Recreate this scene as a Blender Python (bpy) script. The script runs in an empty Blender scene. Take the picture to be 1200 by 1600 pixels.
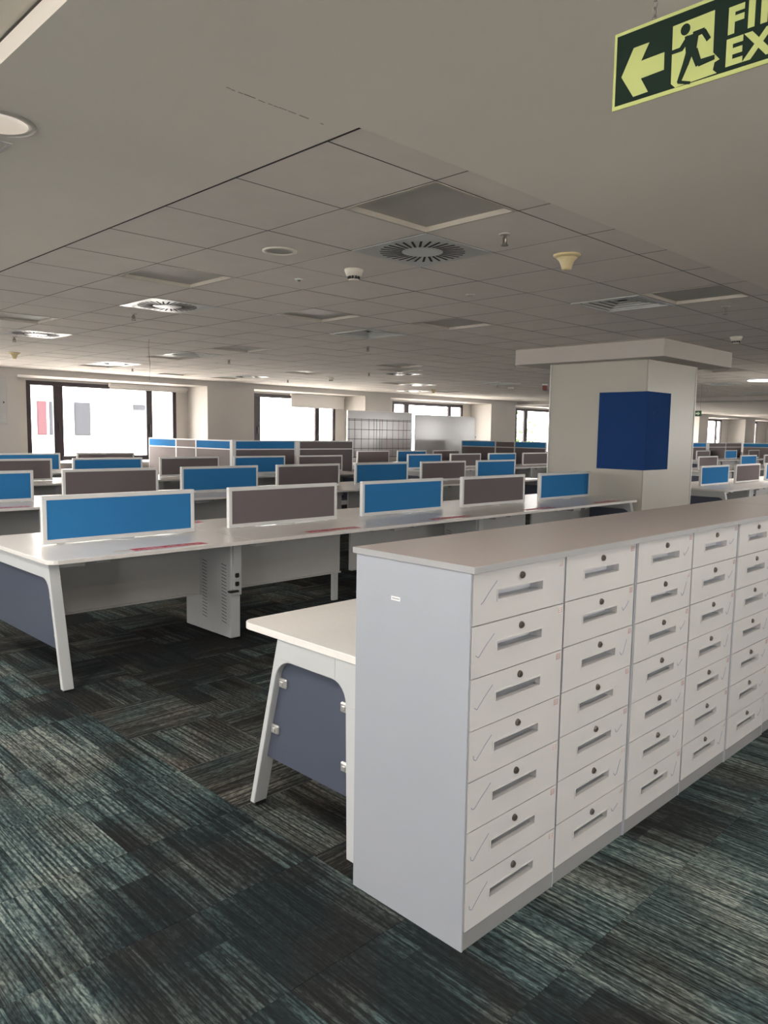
import bpy, bmesh, math, random
from mathutils import Vector, Matrix

random.seed(7)
scene = bpy.context.scene
C = scene.collection
PI = math.pi

# ------------------------------------------------------------------ camera
CAM = Vector((0.0, 0.0, 1.46))
FPX, YAW, PITCH, ROLL = 1193.98, math.radians(45.265), math.radians(-5.872), math.radians(0.862)
fw = Vector((math.cos(YAW) * math.cos(PITCH), math.sin(YAW) * math.cos(PITCH), math.sin(PITCH)))
rt0 = Vector((math.sin(YAW), -math.cos(YAW), 0.0))
up0 = rt0.cross(fw)
rt = rt0 * math.cos(ROLL) + up0 * math.sin(ROLL)
up = up0 * math.cos(ROLL) - rt0 * math.sin(ROLL)
cam_data = bpy.data.cameras.new('camera')
cam_data.sensor_fit = 'VERTICAL'
cam_data.sensor_height = 24.0
cam_data.lens = FPX / 1600.0 * 24.0
cam_data.clip_start = 0.05
cam_data.clip_end = 1000
cam = bpy.data.objects.new('camera', cam_data)
cam.matrix_world = Matrix(((rt.x, up.x, -fw.x, CAM.x), (rt.y, up.y, -fw.y, CAM.y), (rt.z, up.z, -fw.z, CAM.z), (0, 0, 0, 1)))
C.objects.link(cam)
scene.camera = cam

# ------------------------------------------------------------------ world, light, exposure
SKY = 14.0
world = bpy.data.worlds.new('overcast_sky')
world.use_nodes = True
bg = world.node_tree.nodes['Background']
bg.inputs[0].default_value = (1.0, 0.975, 0.965, 1)
bg.inputs[1].default_value = SKY
scene.world = world
sun = bpy.data.lights.new('sun', 'SUN')
sun.energy = 45.0
sun.angle = 0.02
sun.color = (1.0, 0.95, 0.88)
sun_o = bpy.data.objects.new('sun', sun)
sun_o.rotation_euler = Vector((-0.12, 0.50, -0.95)).to_track_quat('-Z', 'Y').to_euler()
C.objects.link(sun_o)
scene.view_settings.view_transform = 'Standard'
scene.view_settings.look = 'None'
scene.view_settings.exposure = 0.34
scene.view_settings.gamma = 1.0
scene.view_settings.use_curve_mapping = False
try:
    scene.cycles.use_denoising = True
    scene.cycles.max_bounces = 14
    scene.cycles.diffuse_bounces = 6
    scene.cycles.glossy_bounces = 4
    scene.cycles.transmission_bounces = 6
    scene.cycles.transparent_max_bounces = 12
except Exception:
    pass

def portal(name, loc, rot, w, h):
    """daylight entering through one window opening"""
    l = bpy.data.lights.new(name, 'AREA')
    l.shape = 'RECTANGLE'
    l.size, l.size_y = w, h
    l.cycles.is_portal = True
    o = bpy.data.objects.new(name, l)
    o.location = loc
    o.rotation_euler = rot
    C.objects.link(o)

# ------------------------------------------------------------------ room numbers
ZC = 2.55                       # tiled ceiling
ZS = 2.55                       # plaster soffit
CX0, CY0, TP = 1.948, 2.296, 0.6096   # ceiling grid origin and pitch
YS = 2.115                      # soffit edge
X_L, X_R, Y_F, Y_B = -4.5, 46.0, -3.5, 14.75
YW = 15.6                       # glazing plane of the back wall
SILL, HEAD = 0.80, 2.43
BACK_WIN = [  # recess x0, x1, frame x0, x1
    (-4.2, -0.3, -3.85, -0.62), (0.43, 4.40, 0.87, 4.10),
    (5.15, 9.12, 5.59, 8.82), (10.35, 13.86, 10.42, 13.54), (14.80, 19.26, 15.70, 18.86), (20.51, 25.2, 21.69, 24.9),
    (26.2, 29.9, 26.5, 29.7), (31.0, 34.6, 31.2, 34.4), (35.6, 40.1, 36.05, 39.2), (41.42, 45.4, 41.6, 44.04)]
FRONT_WIN = [(1.3, 3.3), (10.2, 12.2), (16.6, 19.8), (21.0, 24.2), (25.4, 28.6), (29.8, 33.0), (34.2, 37.4), (38.6, 41.8)]
LEFT_WIN = [(-2.6, -0.4), (1.8, 4.0), (5.8, 8.0), (9.2, 10.4)]
for i, (a, b, f0, f1) in enumerate(BACK_WIN):
    portal('daylight_back', ((f0 + f1) / 2, YW + 0.12, 1.6), (PI / 2, 0, PI), f1 - f0, 1.55)
for a, b in FRONT_WIN:
    portal('daylight_front', ((a + b) / 2, Y_F - 0.32, 1.65), (PI / 2, 0, 0), b - a, 1.7)
for a, b in LEFT_WIN:
    portal('daylight_left', (X_L - 0.32, (a + b) / 2, 1.65), (PI / 2, 0, -PI / 2), b - a, 1.7)

# ------------------------------------------------------------------ materials
def srgb(r, g, b):
    f = lambda c: (c / 255) / 12.92 if c / 255 <= 0.04045 else ((c / 255 + 0.055) / 1.055) ** 2.4
    return (f(r), f(g), f(b))

MATS = {}
def mat(name, col, rough=0.5, metal=0.0, spec=0.5, noise=0.0, nscale=30.0, bump=0.0, bscale=200.0, emit=None, estr=0.0, coat=0.0):
    if name in MATS:
        return MATS[name]
    m = bpy.data.materials.new(name)
    m.use_nodes = True
    nt = m.node_tree
    p = nt.nodes['Principled BSDF']
    p.inputs['Base Color'].default_value = (*col, 1)
    p.inputs['Roughness'].default_value = rough
    p.inputs['Metallic'].default_value = metal
    p.inputs['Specular IOR Level'].default_value = spec
    if coat:
        p.inputs['Coat Weight'].default_value = coat
        p.inputs['Coat Roughness'].default_value = 0.08
    if noise:
        tc = nt.nodes.new('ShaderNodeTexCoord')
        nz = nt.nodes.new('ShaderNodeTexNoise')
        nz.inputs['Scale'].default_value = nscale
        nz.inputs['Detail'].default_value = 5
        nt.links.new(tc.outputs['Object'], nz.inputs['Vector'])
        rp = nt.nodes.new('ShaderNodeValToRGB')
        rp.color_ramp.elements[0].position = 0.25
        rp.color_ramp.elements[1].position = 0.75
        rp.color_ramp.elements[0].color = tuple(c * (1 - noise) for c in col) + (1,)
        rp.color_ramp.elements[1].color = tuple(min(1, c * (1 + noise)) for c in col) + (1,)
        nt.links.new(nz.outputs['Fac'], rp.inputs['Fac'])
        nt.links.new(rp.outputs['Color'], p.inputs['Base Color'])
    if bump:
        tc = nt.nodes.new('ShaderNodeTexCoord')
        nz = nt.nodes.new('ShaderNodeTexNoise')
        nz.inputs['Scale'].default_value = bscale
        nz.inputs['Detail'].default_value = 3
        nt.links.new(tc.outputs['Object'], nz.inputs['Vector'])
        bp = nt.nodes.new('ShaderNodeBump')
        bp.inputs['Strength'].default_value = bump
        bp.inputs['Distance'].default_value = 0.002
        nt.links.new(nz.outputs['Fac'], bp.inputs['Height'])
        nt.links.new(bp.outputs['Normal'], p.inputs['Normal'])
    if emit:
        p.inputs['Emission Color'].default_value = (*emit, 1)
        p.inputs['Emission Strength'].default_value = estr
    MATS[name] = m
    return m

WHITE_PAINT = mat('wall_paint', (0.48, 0.452, 0.42), 0.8, noise=0.03, nscale=1.5, bump=0.15, bscale=120)
REVEAL_PAINT = WHITE_PAINT
SOFFIT = mat('soffit_paint', (0.84, 0.79, 0.725), 0.85, noise=0.03, nscale=1.2, bump=0.1, bscale=90)
TILE = mat('ceiling_tile_face', (0.77, 0.715, 0.67), 0.9, noise=0.05, nscale=3, bump=0.25, bscale=350)
GRID = mat('ceiling_grid_gap', (0.035, 0.03, 0.027), 0.8)
PANEL_RIM = mat('panel_rim', (0.52, 0.48, 0.42), 0.6)
PANEL_OFF = mat('light_diffuser_off', (0.50, 0.48, 0.45), 0.45, noise=0.03, nscale=4)
WHITE_METAL = mat('white_enamel', (0.70, 0.70, 0.68), 0.35, noise=0.02, nscale=8)
DIFFUSER_METAL = mat('diffuser_metal', (0.56, 0.57, 0.55), 0.28, noise=0.02, nscale=8)
BLACK = mat('black_plastic', (0.012, 0.012, 0.012), 0.5)
DARK_SLOT = mat('dark_slot', (0.01, 0.01, 0.01), 0.9)
CREAM = mat('aged_cream_plastic', (0.62, 0.52, 0.30), 0.5, noise=0.04, nscale=20)
CAB_FRONT = mat('drawer_enamel', (0.57, 0.555, 0.55), 0.42, noise=0.02, nscale=5, bump=0.05, bscale=500)
CAB_BODY = mat('cabinet_grey_enamel', (0.375, 0.395, 0.435), 0.45, noise=0.02, nscale=3, bump=0.05, bscale=500)
CAB_PLINTH = mat('plinth_grey', (0.25, 0.25, 0.255), 0.5, noise=0.04, nscale=6)
CAB_TOP = mat('slab_laminate', (0.36, 0.315, 0.295), 0.42, noise=0.03, nscale=60)
CAB_EDGE = mat('slab_edging', (0.36, 0.36, 0.365), 0.45)
LOCK = mat('lock_metal', (0.22, 0.20, 0.17), 0.35, metal=0.9, noise=0.2, nscale=300)
STICKER = mat('faded_pink_sticker', (0.56, 0.45, 0.44), 0.7, noise=0.25, nscale=250)
STICKER_W = mat('pale_sticker', (0.74, 0.68, 0.66), 0.7, noise=0.1, nscale=250)
PEN = mat('blue_pen', (0.22, 0.26, 0.36), 0.8)
DESK_TOP = mat('desk_laminate', (0.86, 0.82, 0.78), 0.25, noise=0.02, nscale=40)
DESK_METAL = mat('desk_metal', (0.55, 0.56, 0.565), 0.42, noise=0.02, nscale=10)
MODESTY = mat('modesty_grey', (0.50, 0.49, 0.48), 0.5, noise=0.03, nscale=10)
SCREEN_FRAME = mat('screen_frame', (0.72, 0.72, 0.71), 0.4)
FAB_BLUE = mat('blue_fabric', (0.035, 0.20, 0.46), 0.95, spec=0.15, noise=0.12, nscale=400, bump=0.4, bscale=900)
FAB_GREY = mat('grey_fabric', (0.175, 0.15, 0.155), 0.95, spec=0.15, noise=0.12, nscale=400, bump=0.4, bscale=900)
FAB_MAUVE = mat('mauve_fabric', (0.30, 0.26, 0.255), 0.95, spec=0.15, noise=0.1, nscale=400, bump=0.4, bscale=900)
PIN_BLUE = mat('pinboard_felt', (0.018, 0.055, 0.18), 0.95, spec=0.1, noise=0.12, nscale=250, bump=0.5, bscale=700)
WIN_FRAME = mat('window_aluminium', (0.028, 0.018, 0.022), 0.4)
COLUMN_GLASS = mat('column_back_painted_glass', (0.50, 0.475, 0.415), 0.32, noise=0.015, nscale=2, spec=0.3)
COLUMN_PAINT = mat('crown_paint', (0.50, 0.465, 0.43), 0.8, noise=0.02, nscale=2)
ALU = mat('aluminium_trim', (0.55, 0.54, 0.52), 0.4, metal=0.6)
BOARD = mat('whiteboard_enamel', (0.44, 0.44, 0.445), 0.13, noise=0.02, nscale=3)
TAPE_BLACK = mat('black_tape', (0.02, 0.02, 0.025), 0.6)
TAPE_RED = mat('red_tape', (0.30, 0.05, 0.07), 0.6)
RED_PRINT = mat('red_sticker', (0.50, 0.05, 0.075), 0.45, noise=0.1, nscale=60)
PALE_PRINT = mat('pale_print', (0.72, 0.50, 0.50), 0.5)
GREY_PRINT = mat('faded_print', (0.52, 0.47, 0.43), 0.6)
SIGN_GLOW = mat('photoluminescent_yellow', (0.39, 0.43, 0.155), 0.7, spec=0.2, noise=0.02, nscale=20)
SIGN_DARK = mat('sign_dark_green', (0.006, 0.016, 0.010), 0.75, spec=0.15)
CHAIN = mat('chain_steel', (0.20, 0.18, 0.17), 0.4, metal=0.8)
BLIND = mat('blind_fabric', (0.60, 0.57, 0.54), 0.9, noise=0.04, nscale=60)
RED_PLASTIC = mat('red_plastic', (0.16, 0.02, 0.015), 0.5)
WIRE = mat('orange_wire', (0.42, 0.24, 0.16), 0.6)
LAMP_ON = mat('lit_lamp', (0.9, 0.9, 0.88), 0.4, emit=(1.0, 0.95, 0.88), estr=9.0)
REFLECTOR = mat('downlight_reflector', (0.80, 0.74, 0.66), 0.25, metal=0.3)
CRACK = mat('plaster_crack', (0.26, 0.24, 0.20), 0.9)
FACADE = mat('facade_white', (0.75, 0.74, 0.72), 0.8, noise=0.03, nscale=0.3)
FACADE_GLASS = mat('facade_window', (0.026, 0.027, 0.031), 0.9, spec=0.0)
FACADE_PINK = mat('facade_pink', (0.046, 0.024, 0.028), 0.9, spec=0.0)
GROUND = mat('outdoor_ground', (0.46, 0.44, 0.41), 0.9, noise=0.15, nscale=0.05)
LEAF = mat('leaf_green', (0.09, 0.20, 0.05), 0.6, noise=0.3, nscale=3)
BARK = mat('bark', (0.10, 0.07, 0.05), 0.9, noise=0.3, nscale=20)

def glass_mat():
    m = bpy.data.materials.new('window_glass')
    m.use_nodes = True
    nt = m.node_tree
    nt.nodes.clear()
    out = nt.nodes.new('ShaderNodeOutputMaterial')
    tr = nt.nodes.new('ShaderNodeBsdfTransparent')
    tr.inputs[0].default_value = (0.95, 0.95, 0.94, 1)
    gl = nt.nodes.new('ShaderNodeBsdfGlossy')
    gl.inputs['Roughness'].default_value = 0.03
    mx = nt.nodes.new('ShaderNodeMixShader')
    lw = nt.nodes.new('ShaderNodeLayerWeight')
    lw.inputs[0].default_value = 0.5
    pw = nt.nodes.new('ShaderNodeMath'); pw.operation = 'POWER'
    pw.inputs[1].default_value = 4.0
    nt.links.new(lw.outputs['Facing'], pw.inputs[0])
    ma = nt.nodes.new('ShaderNodeMath'); ma.operation = 'MULTIPLY_ADD'
    ma.inputs[1].default_value = 0.6; ma.inputs[2].default_value = 0.03
    nt.links.new(pw.outputs[0], ma.inputs[0])
    nt.links.new(ma.outputs[0], mx.inputs[0])
    nt.links.new(tr.outputs[0], mx.inputs[1])
    nt.links.new(gl.outputs[0], mx.inputs[2])
    nt.links.new(mx.outputs[0], out.inputs[0])
    return m
GLASS = glass_mat()

def frosted_mat():
    m = bpy.data.materials.new('frosted_acrylic')
    m.use_nodes = True
    nt = m.node_tree
    p = nt.nodes['Principled BSDF']
    p.inputs['Base Color'].default_value = (0.12, 0.135, 0.185, 1)
    p.inputs['Roughness'].default_value = 0.25
    p.inputs['Coat Weight'].default_value = 0.5
    p.inputs['Coat Roughness'].default_value = 0.12
    tl = nt.nodes.new('ShaderNodeBsdfTranslucent')
    tl.inputs[0].default_value = (0.42, 0.45, 0.58, 1)
    mx = nt.nodes.new('ShaderNodeMixShader')
    mx.inputs[0].default_value = 0.3
    out = nt.nodes['Material Output']
    nt.links.new(p.outputs[0], mx.inputs[1])
    nt.links.new(tl.outputs[0], mx.inputs[2])
    nt.links.new(mx.outputs[0], out.inputs[0])
    return m
FROST = frosted_mat()

CT = 0.457                       # carpet tile size
CTX, CTY = 1.61, 2.857           # a corner of the carpet grid
CARPET_SEED = 13.04
def carpet_mat():
    m = bpy.data.materials.new('streaked_carpet')
    m.use_nodes = True
    nt = m.node_tree
    L = nt.links
    p = nt.nodes['Principled BSDF']
    p.inputs['Roughness'].default_value = 1.0
    p.inputs['Specular IOR Level'].default_value = 0.1
    def node(t, **k):
        n = nt.nodes.new(t)
        for a, v in k.items():
            setattr(n, a, v)
        return n
    def put(sock, v):
        if hasattr(v, 'is_linked'):
            L.new(v, sock)
        else:
            sock.default_value = v
    def mth(op, a, b=0.0, c=0.0):
        n = node('ShaderNodeMath', operation=op)
        put(n.inputs[0], a); put(n.inputs[1], b)
        if len(n.inputs) > 2: put(n.inputs[2], c)
        return n.outputs[0]
    def comb(x, y, z=0.0):
        n = node('ShaderNodeCombineXYZ')
        put(n.inputs[0], x); put(n.inputs[1], y); put(n.inputs[2], z)
        return n.outputs[0]
    def noise(v, scale=1.0, detail=2.0, rough=0.5):
        n = node('ShaderNodeTexNoise')
        n.inputs['Scale'].default_value = scale
        n.inputs['Detail'].default_value = detail
        n.inputs['Roughness'].default_value = rough
        L.new(v, n.inputs['Vector'])
        return n.outputs['Fac']
    def white(v):
        n = node('ShaderNodeTexWhiteNoise', noise_dimensions='3D')
        L.new(v, n.inputs['Vector'])
        return n.outputs['Value']
    def ramp(f, stops):
        n = node('ShaderNodeValToRGB')
        cr = n.color_ramp
        while len(cr.elements) < len(stops): cr.elements.new(0.5)
        for e, (pos, col) in zip(cr.elements, stops):
            e.position = pos; e.color = (*col, 1)
        L.new(f, n.inputs['Fac'])
        return n.outputs['Color']
    def mix(f, a, b, blend='MIX'):
        n = node('ShaderNodeMix', data_type='RGBA', blend_type=blend)
        put(n.inputs[0], f); put(n.inputs[6], a); put(n.inputs[7], b)
        return n.outputs[2]
    def step(x, lo, hi):
        n = node('ShaderNodeMapRange')
        n.clamp = True
        put(n.inputs[0], x); n.inputs[1].default_value = lo; n.inputs[2].default_value = hi
        return n.outputs[0]
    geo = node('ShaderNodeNewGeometry')
    sep = node('ShaderNodeSeparateXYZ')
    L.new(geo.outputs['Position'], sep.inputs[0])
    x = mth('SUBTRACT', sep.outputs[0], CTX)
    y = mth('SUBTRACT', sep.outputs[1], CTY)
    ci = mth('FLOOR', mth('DIVIDE', x, CT))
    cj = mth('FLOOR', mth('DIVIDE', y, CT))
    rnd = white(comb(ci, cj, 3.3))
    rnd2 = white(comb(ci, cj, 9.1))
    # under the desks the tiles are laid quarter turn, in the aisle all the same way
    par = mth('ABSOLUTE', mth('MODULO', mth('ADD', ci, cj), 2.0))
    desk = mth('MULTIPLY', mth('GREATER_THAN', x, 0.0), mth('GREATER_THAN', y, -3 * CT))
    turn = mth('MULTIPLY', desk, mth('GREATER_THAN', par, 0.5))
    inv = mth('SUBTRACT', 1.0, turn)
    u = mth('ADD', mth('MULTIPLY', x, inv), mth('MULTIPLY', y, turn))
    v = mth('ADD', mth('MULTIPLY', y, inv), mth('MULTIPLY', x, turn))
    off = mth('MULTIPLY', rnd, 37.0)
    # long thin lines, mottled dashes, and blocks that break off square across the stripes
    lines = step(noise(comb(mth('MULTIPLY', u, 115.0), mth('MULTIPLY', v, 1.6), off), 1.0, 2.0, 0.6), 0.40, 0.58)
    mott = step(noise(comb(mth('MULTIPLY', u, 120.0), mth('MULTIPLY', v, 36.0), off), 1.0, 2.0, 0.65), 0.34, 0.62)
    band = noise(comb(mth('MULTIPLY', u, 16.0), mth('MULTIPLY', v, 1.5), off), 1.0, 1.0, 0.5)
    bi = mth('FLOOR', mth('DIVIDE', u, CT / 3))
    bj = mth('FLOOR', mth('ADD', mth('DIVIDE', v, CT), mth('MULTIPLY', white(comb(bi, 5.5, 1.1)), 0.9)))
    block = white(comb(bi, bj, 7.7))
    area = noise(comb(mth('MULTIPLY', sep.outputs[0], 1.1), mth('MULTIPLY', sep.outputs[1], 0.55), CARPET_SEED), 1.0, 1.0)
    lvl = mth('ADD', mth('MULTIPLY', rnd2, 0.13), mth('MULTIPLY', block, 0.27))
    lvl = mth('ADD', lvl, mth('MULTIPLY', step(area, 0.30, 0.70), 0.50))
    lvl = mth('ADD', lvl, mth('MULTIPLY', step(band, 0.3, 0.7), 0.30))
    # soft oval patches of the aisle
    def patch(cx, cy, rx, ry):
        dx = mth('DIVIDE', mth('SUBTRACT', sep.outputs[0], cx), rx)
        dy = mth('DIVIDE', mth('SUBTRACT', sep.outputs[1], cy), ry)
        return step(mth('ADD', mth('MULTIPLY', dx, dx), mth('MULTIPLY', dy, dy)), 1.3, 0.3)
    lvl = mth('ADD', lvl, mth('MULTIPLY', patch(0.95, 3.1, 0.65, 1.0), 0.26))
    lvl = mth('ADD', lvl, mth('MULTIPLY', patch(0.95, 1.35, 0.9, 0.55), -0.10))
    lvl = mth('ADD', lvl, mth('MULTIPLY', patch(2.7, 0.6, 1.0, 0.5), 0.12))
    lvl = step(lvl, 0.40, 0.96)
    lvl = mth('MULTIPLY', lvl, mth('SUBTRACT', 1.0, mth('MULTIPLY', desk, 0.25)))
    tex = mth('MULTIPLY', mth('ADD', mth('MULTIPLY', lines, 0.70), 0.30), mth('ADD', mth('MULTIPLY', mott, 0.60), 0.40))
    f = mth('MULTIPLY', tex, mth('ADD', mth('MULTIPLY', lvl, 0.84), 0.16))
    cool = ramp(f, [(0.0, (0.010, 0.011, 0.012)), (0.12, (0.018, 0.0245, 0.0265)), (0.36, (0.062, 0.094, 0.094)), (0.70, (0.205, 0.245, 0.225)), (1.0, (0.34, 0.37, 0.335))])
    warm = ramp(f, [(0.0, (0.013, 0.012, 0.011)), (0.12, (0.028, 0.025, 0.022)), (0.36, (0.094, 0.083, 0.070)), (0.70, (0.22, 0.20, 0.17)), (1.0, (0.33, 0.31, 0.27))])
    hue = noise(comb(mth('MULTIPLY', sep.outputs[0], 3.0), mth('MULTIPLY', sep.outputs[1], 3.0), off), 1.0, 1.0)
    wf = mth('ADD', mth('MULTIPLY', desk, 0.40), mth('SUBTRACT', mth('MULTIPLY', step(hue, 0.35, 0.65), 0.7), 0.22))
    n = node('ShaderNodeClamp'); L.new(wf, n.inputs[0])
    col = mix(n.outputs[0], cool, warm)
    L.new(col, p.inputs['Base Color'])
    bp = node('ShaderNodeBump')
    bp.inputs['Strength'].default_value = 0.5
    bp.inputs['Distance'].default_value = 0.003
    L.new(tex, bp.inputs['Height'])
    L.new(bp.outputs['Normal'], p.inputs['Normal'])
    return m
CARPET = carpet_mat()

# ------------------------------------------------------------------ mesh helpers
def box(bm, x0, x1, y0, y1, z0, z1, bev=0.0, seg=1):
    if not bev:
        v = [bm.verts.new((x, y, z)) for x in (x0, x1) for y in (y0, y1) for z in (z0, z1)]
        for q in ((0, 1, 3, 2), (4, 6, 7, 5), (0, 4, 5, 1), (2, 3, 7, 6), (0, 2, 6, 4), (1, 5, 7, 3)):
            bm.faces.new([v[k] for k in q])
        return
    mtx = Matrix.Translation(((x0 + x1) / 2, (y0 + y1) / 2, (z0 + z1) / 2)) @ Matrix.Diagonal((x1 - x0, y1 - y0, z1 - z0, 1))
    r = bmesh.ops.create_cube(bm, size=1.0, matrix=mtx)
    if bev:
        es = list({e for v in r['verts'] for e in v.link_edges})
        bmesh.ops.bevel(bm, geom=es, offset=bev, segments=seg, affect='EDGES', profile=0.5)

def prism(bm, pts, plane, a, b):
    """polygon pts in plane 'xy' / 'yz' / 'xz' extruded from a to b along the third axis"""
    def P(q, t):
        if plane == 'xy': return (q[0], q[1], t)
        if plane == 'yz': return (t, q[0], q[1])
        return (q[0], t, q[1])
    v0 = [bm.verts.new(P(q, a)) for q in pts]
    v1 = [bm.verts.new(P(q, b)) for q in pts]
    fs = [bm.faces.new(v0), bm.faces.new(v1)]
    n = len(pts)
    for i in range(n):
        fs.append(bm.faces.new((v0[i], v0[(i + 1) % n], v1[(i + 1) % n], v1[i])))
    bmesh.ops.recalc_face_normals(bm, faces=fs)

def lathe(bm, prof, cx, cy, seg=24, cap=True):
    """profile [(r, z)] turned about the vertical axis at cx, cy"""
    rings = []
    for r, z in prof:
        rings.append([bm.verts.new((cx + r * math.cos(2 * PI * k / seg), cy + r * math.sin(2 * PI * k / seg), z)) for k in range(seg)])
    fs = []
    for a, b in zip(rings, rings[1:]):
        for k in range(seg):
            fs.append(bm.faces.new((a[k], a[(k + 1) % seg], b[(k + 1) % seg], b[k])))
    if cap:
        fs.append(bm.faces.new(rings[0])); fs.append(bm.faces.new(rings[-1]))
    bmesh.ops.recalc_face_normals(bm, faces=fs)

def tube(bm, pts, r, seg=8):
    """round bar along a polyline"""
    pts = [Vector(p) for p in pts]
    rings = []
    for i, p in enumerate(pts):
        d = (pts[min(i + 1, len(pts) - 1)] - pts[max(i - 1, 0)]).normalized()
        a = d.cross(Vector((0, 0, 1)))
        if a.length < 1e-4: a = Vector((1, 0, 0))
        a.normalize(); b = d.cross(a)
        rings.append([bm.verts.new(p + a * r * math.cos(2 * PI * k / seg) + b * r * math.sin(2 * PI * k / seg)) for k in range(seg)])
    fs = []
    for a, b in zip(rings, rings[1:]):
        for k in range(seg):
            fs.append(bm.faces.new((a[k], a[(k + 1) % seg], b[(k + 1) % seg], b[k])))
    fs.append(bm.faces.new(rings[0])); fs.append(bm.faces.new(rings[-1]))
    bmesh.ops.recalc_face_normals(bm, faces=fs)

def mesh(name, build, *mats):
    bm = bmesh.new()
    build(bm)
    me = bpy.data.meshes.new(name)
    bm.to_mesh(me)
    bm.free()
    for m in mats:
        me.materials.append(m)
    return me

def put(name, me, parent=None, loc=(0, 0, 0), rotz=0.0):
    o = bpy.data.objects.new(name, me)
    o.location = loc
    o.rotation_euler = (0, 0, rotz)
    if parent is not None:
        o.parent = parent
    C.objects.link(o)
    return o

def part(name, build, m, parent=None, loc=(0, 0, 0), rotz=0.0):
    return put(name, mesh(name, build, m), parent, loc, rotz)

def tag(o, label, cat, group=None):
    o['label'] = label
    o['category'] = cat
    if group:
        o['group'] = group
    return o

def thing(name, label, cat, loc=(0, 0, 0), rotz=0.0, group=None):
    return tag(put(name, None, None, loc, rotz), label, cat, group)

def struct(o):
    o['kind'] = 'structure'
    return o

def smooth(o):
    for f in o.data.polygons:
        f.use_smooth = True
    return o

def arc(cx, cy, r, a0, a1, n=5):
    return [(cx + r * math.cos(math.radians(a0 + (a1 - a0) * k / n)), cy + r * math.sin(math.radians(a0 + (a1 - a0) * k / n))) for k in range(n + 1)]

def to_px(P):
    d = Vector(P) - CAM
    w = d.dot(fw)
    if w < 0.05:
        return None
    return (600 + FPX * d.dot(rt) / w, 800 - FPX * d.dot(up) / w, w)

def in_view(P, mrg=60):
    q = to_px(P)
    return q is not None and -mrg < q[0] < 1200 + mrg and -mrg < q[1] < 1600 + mrg

# ------------------------------------------------------------------ floor
floor = struct(part('floor', lambda b: box(b, X_L, X_R, Y_F, YW + 0.1, -0.25, -0.004), CAB_PLINTH))
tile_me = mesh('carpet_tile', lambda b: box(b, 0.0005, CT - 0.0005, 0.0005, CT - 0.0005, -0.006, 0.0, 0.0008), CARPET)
cells = []
i0, i1 = math.floor((X_L - CTX) / CT), math.ceil((X_R - CTX) / CT)
j0, j1 = math.floor((Y_F - CTY) / CT), math.ceil((Y_B - CTY) / CT)
for i in range(i0, i1):
    for j in range(j0, j1):
        x, y = CTX + i * CT, CTY + j * CT
        d = (Vector((x + CT / 2, y + CT / 2, 0)) - CAM).length
        vis = in_view((x + CT / 2, y + CT / 2, 0), 90)
        hidden = (x > 1.75 and 1.3 < y < 3.4)          # behind the drawer units
        cells.append((0 if (vis and not hidden) else 1, d, x, y))
cells.sort()
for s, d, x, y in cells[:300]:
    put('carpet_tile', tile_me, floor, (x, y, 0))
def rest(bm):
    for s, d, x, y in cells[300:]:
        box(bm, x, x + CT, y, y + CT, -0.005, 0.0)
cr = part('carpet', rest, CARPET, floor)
cr['kind'] = 'stuff'

# ------------------------------------------------------------------ walls
def back_wall(bm):
    xs = X_L
    for a, b, f0, f1 in BACK_WIN:
        box(bm, xs, a, Y_B, YW + 0.10, 0, ZC + 0.3)
        box(bm, a, b, Y_B, YW + 0.10, 0, SILL)
        box(bm, a, b, Y_B, YW + 0.10, HEAD, ZC + 0.3)
        box(bm, a, f0, YW - 0.03, YW + 0.10, SILL, HEAD)
        box(bm, f1, b, YW - 0.03, YW + 0.10, SILL, HEAD)
        xs = b
    box(bm, xs, X_R, Y_B, YW + 0.10, 0, ZC + 0.3)
struct(part('wall_back', back_wall, WHITE_PAINT))
def front_wall(bm):
    xs = X_L
    for a, b in FRONT_WIN:
        box(bm, xs, a, Y_F - 0.25, Y_F, 0, ZC + 0.3)
        box(bm, a, b, Y_F - 0.25, Y_F, 0, SILL)
        box(bm, a, b, Y_F - 0.25, Y_F, 2.50, ZC + 0.3)
        xs = b
    box(bm, xs, X_R, Y_F - 0.25, Y_F, 0, ZC + 0.3)
struct(part('wall_front', front_wall, WHITE_PAINT))
def left_wall(bm):
    ys = Y_F - 0.25
    for a, b in LEFT_WIN:
        box(bm, X_L - 0.25, X_L, ys, a, 0, ZC + 0.3)
        box(bm, X_L - 0.25, X_L, a, b, 0, SILL)
        box(bm, X_L - 0.25, X_L, a, b, 2.50, ZC + 0.3)
        ys = b
    box(bm, X_L - 0.25, X_L, ys, YW + 0.1, 0, ZC + 0.3)
struct(part('wall_left', left_wall, WHITE_PAINT))
struct(part('wall_right', lambda b: box(b, X_R, X_R + 0.2, Y_F - 0.25, YW + 0.1, 0, ZC + 0.3), WHITE_PAINT))

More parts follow.
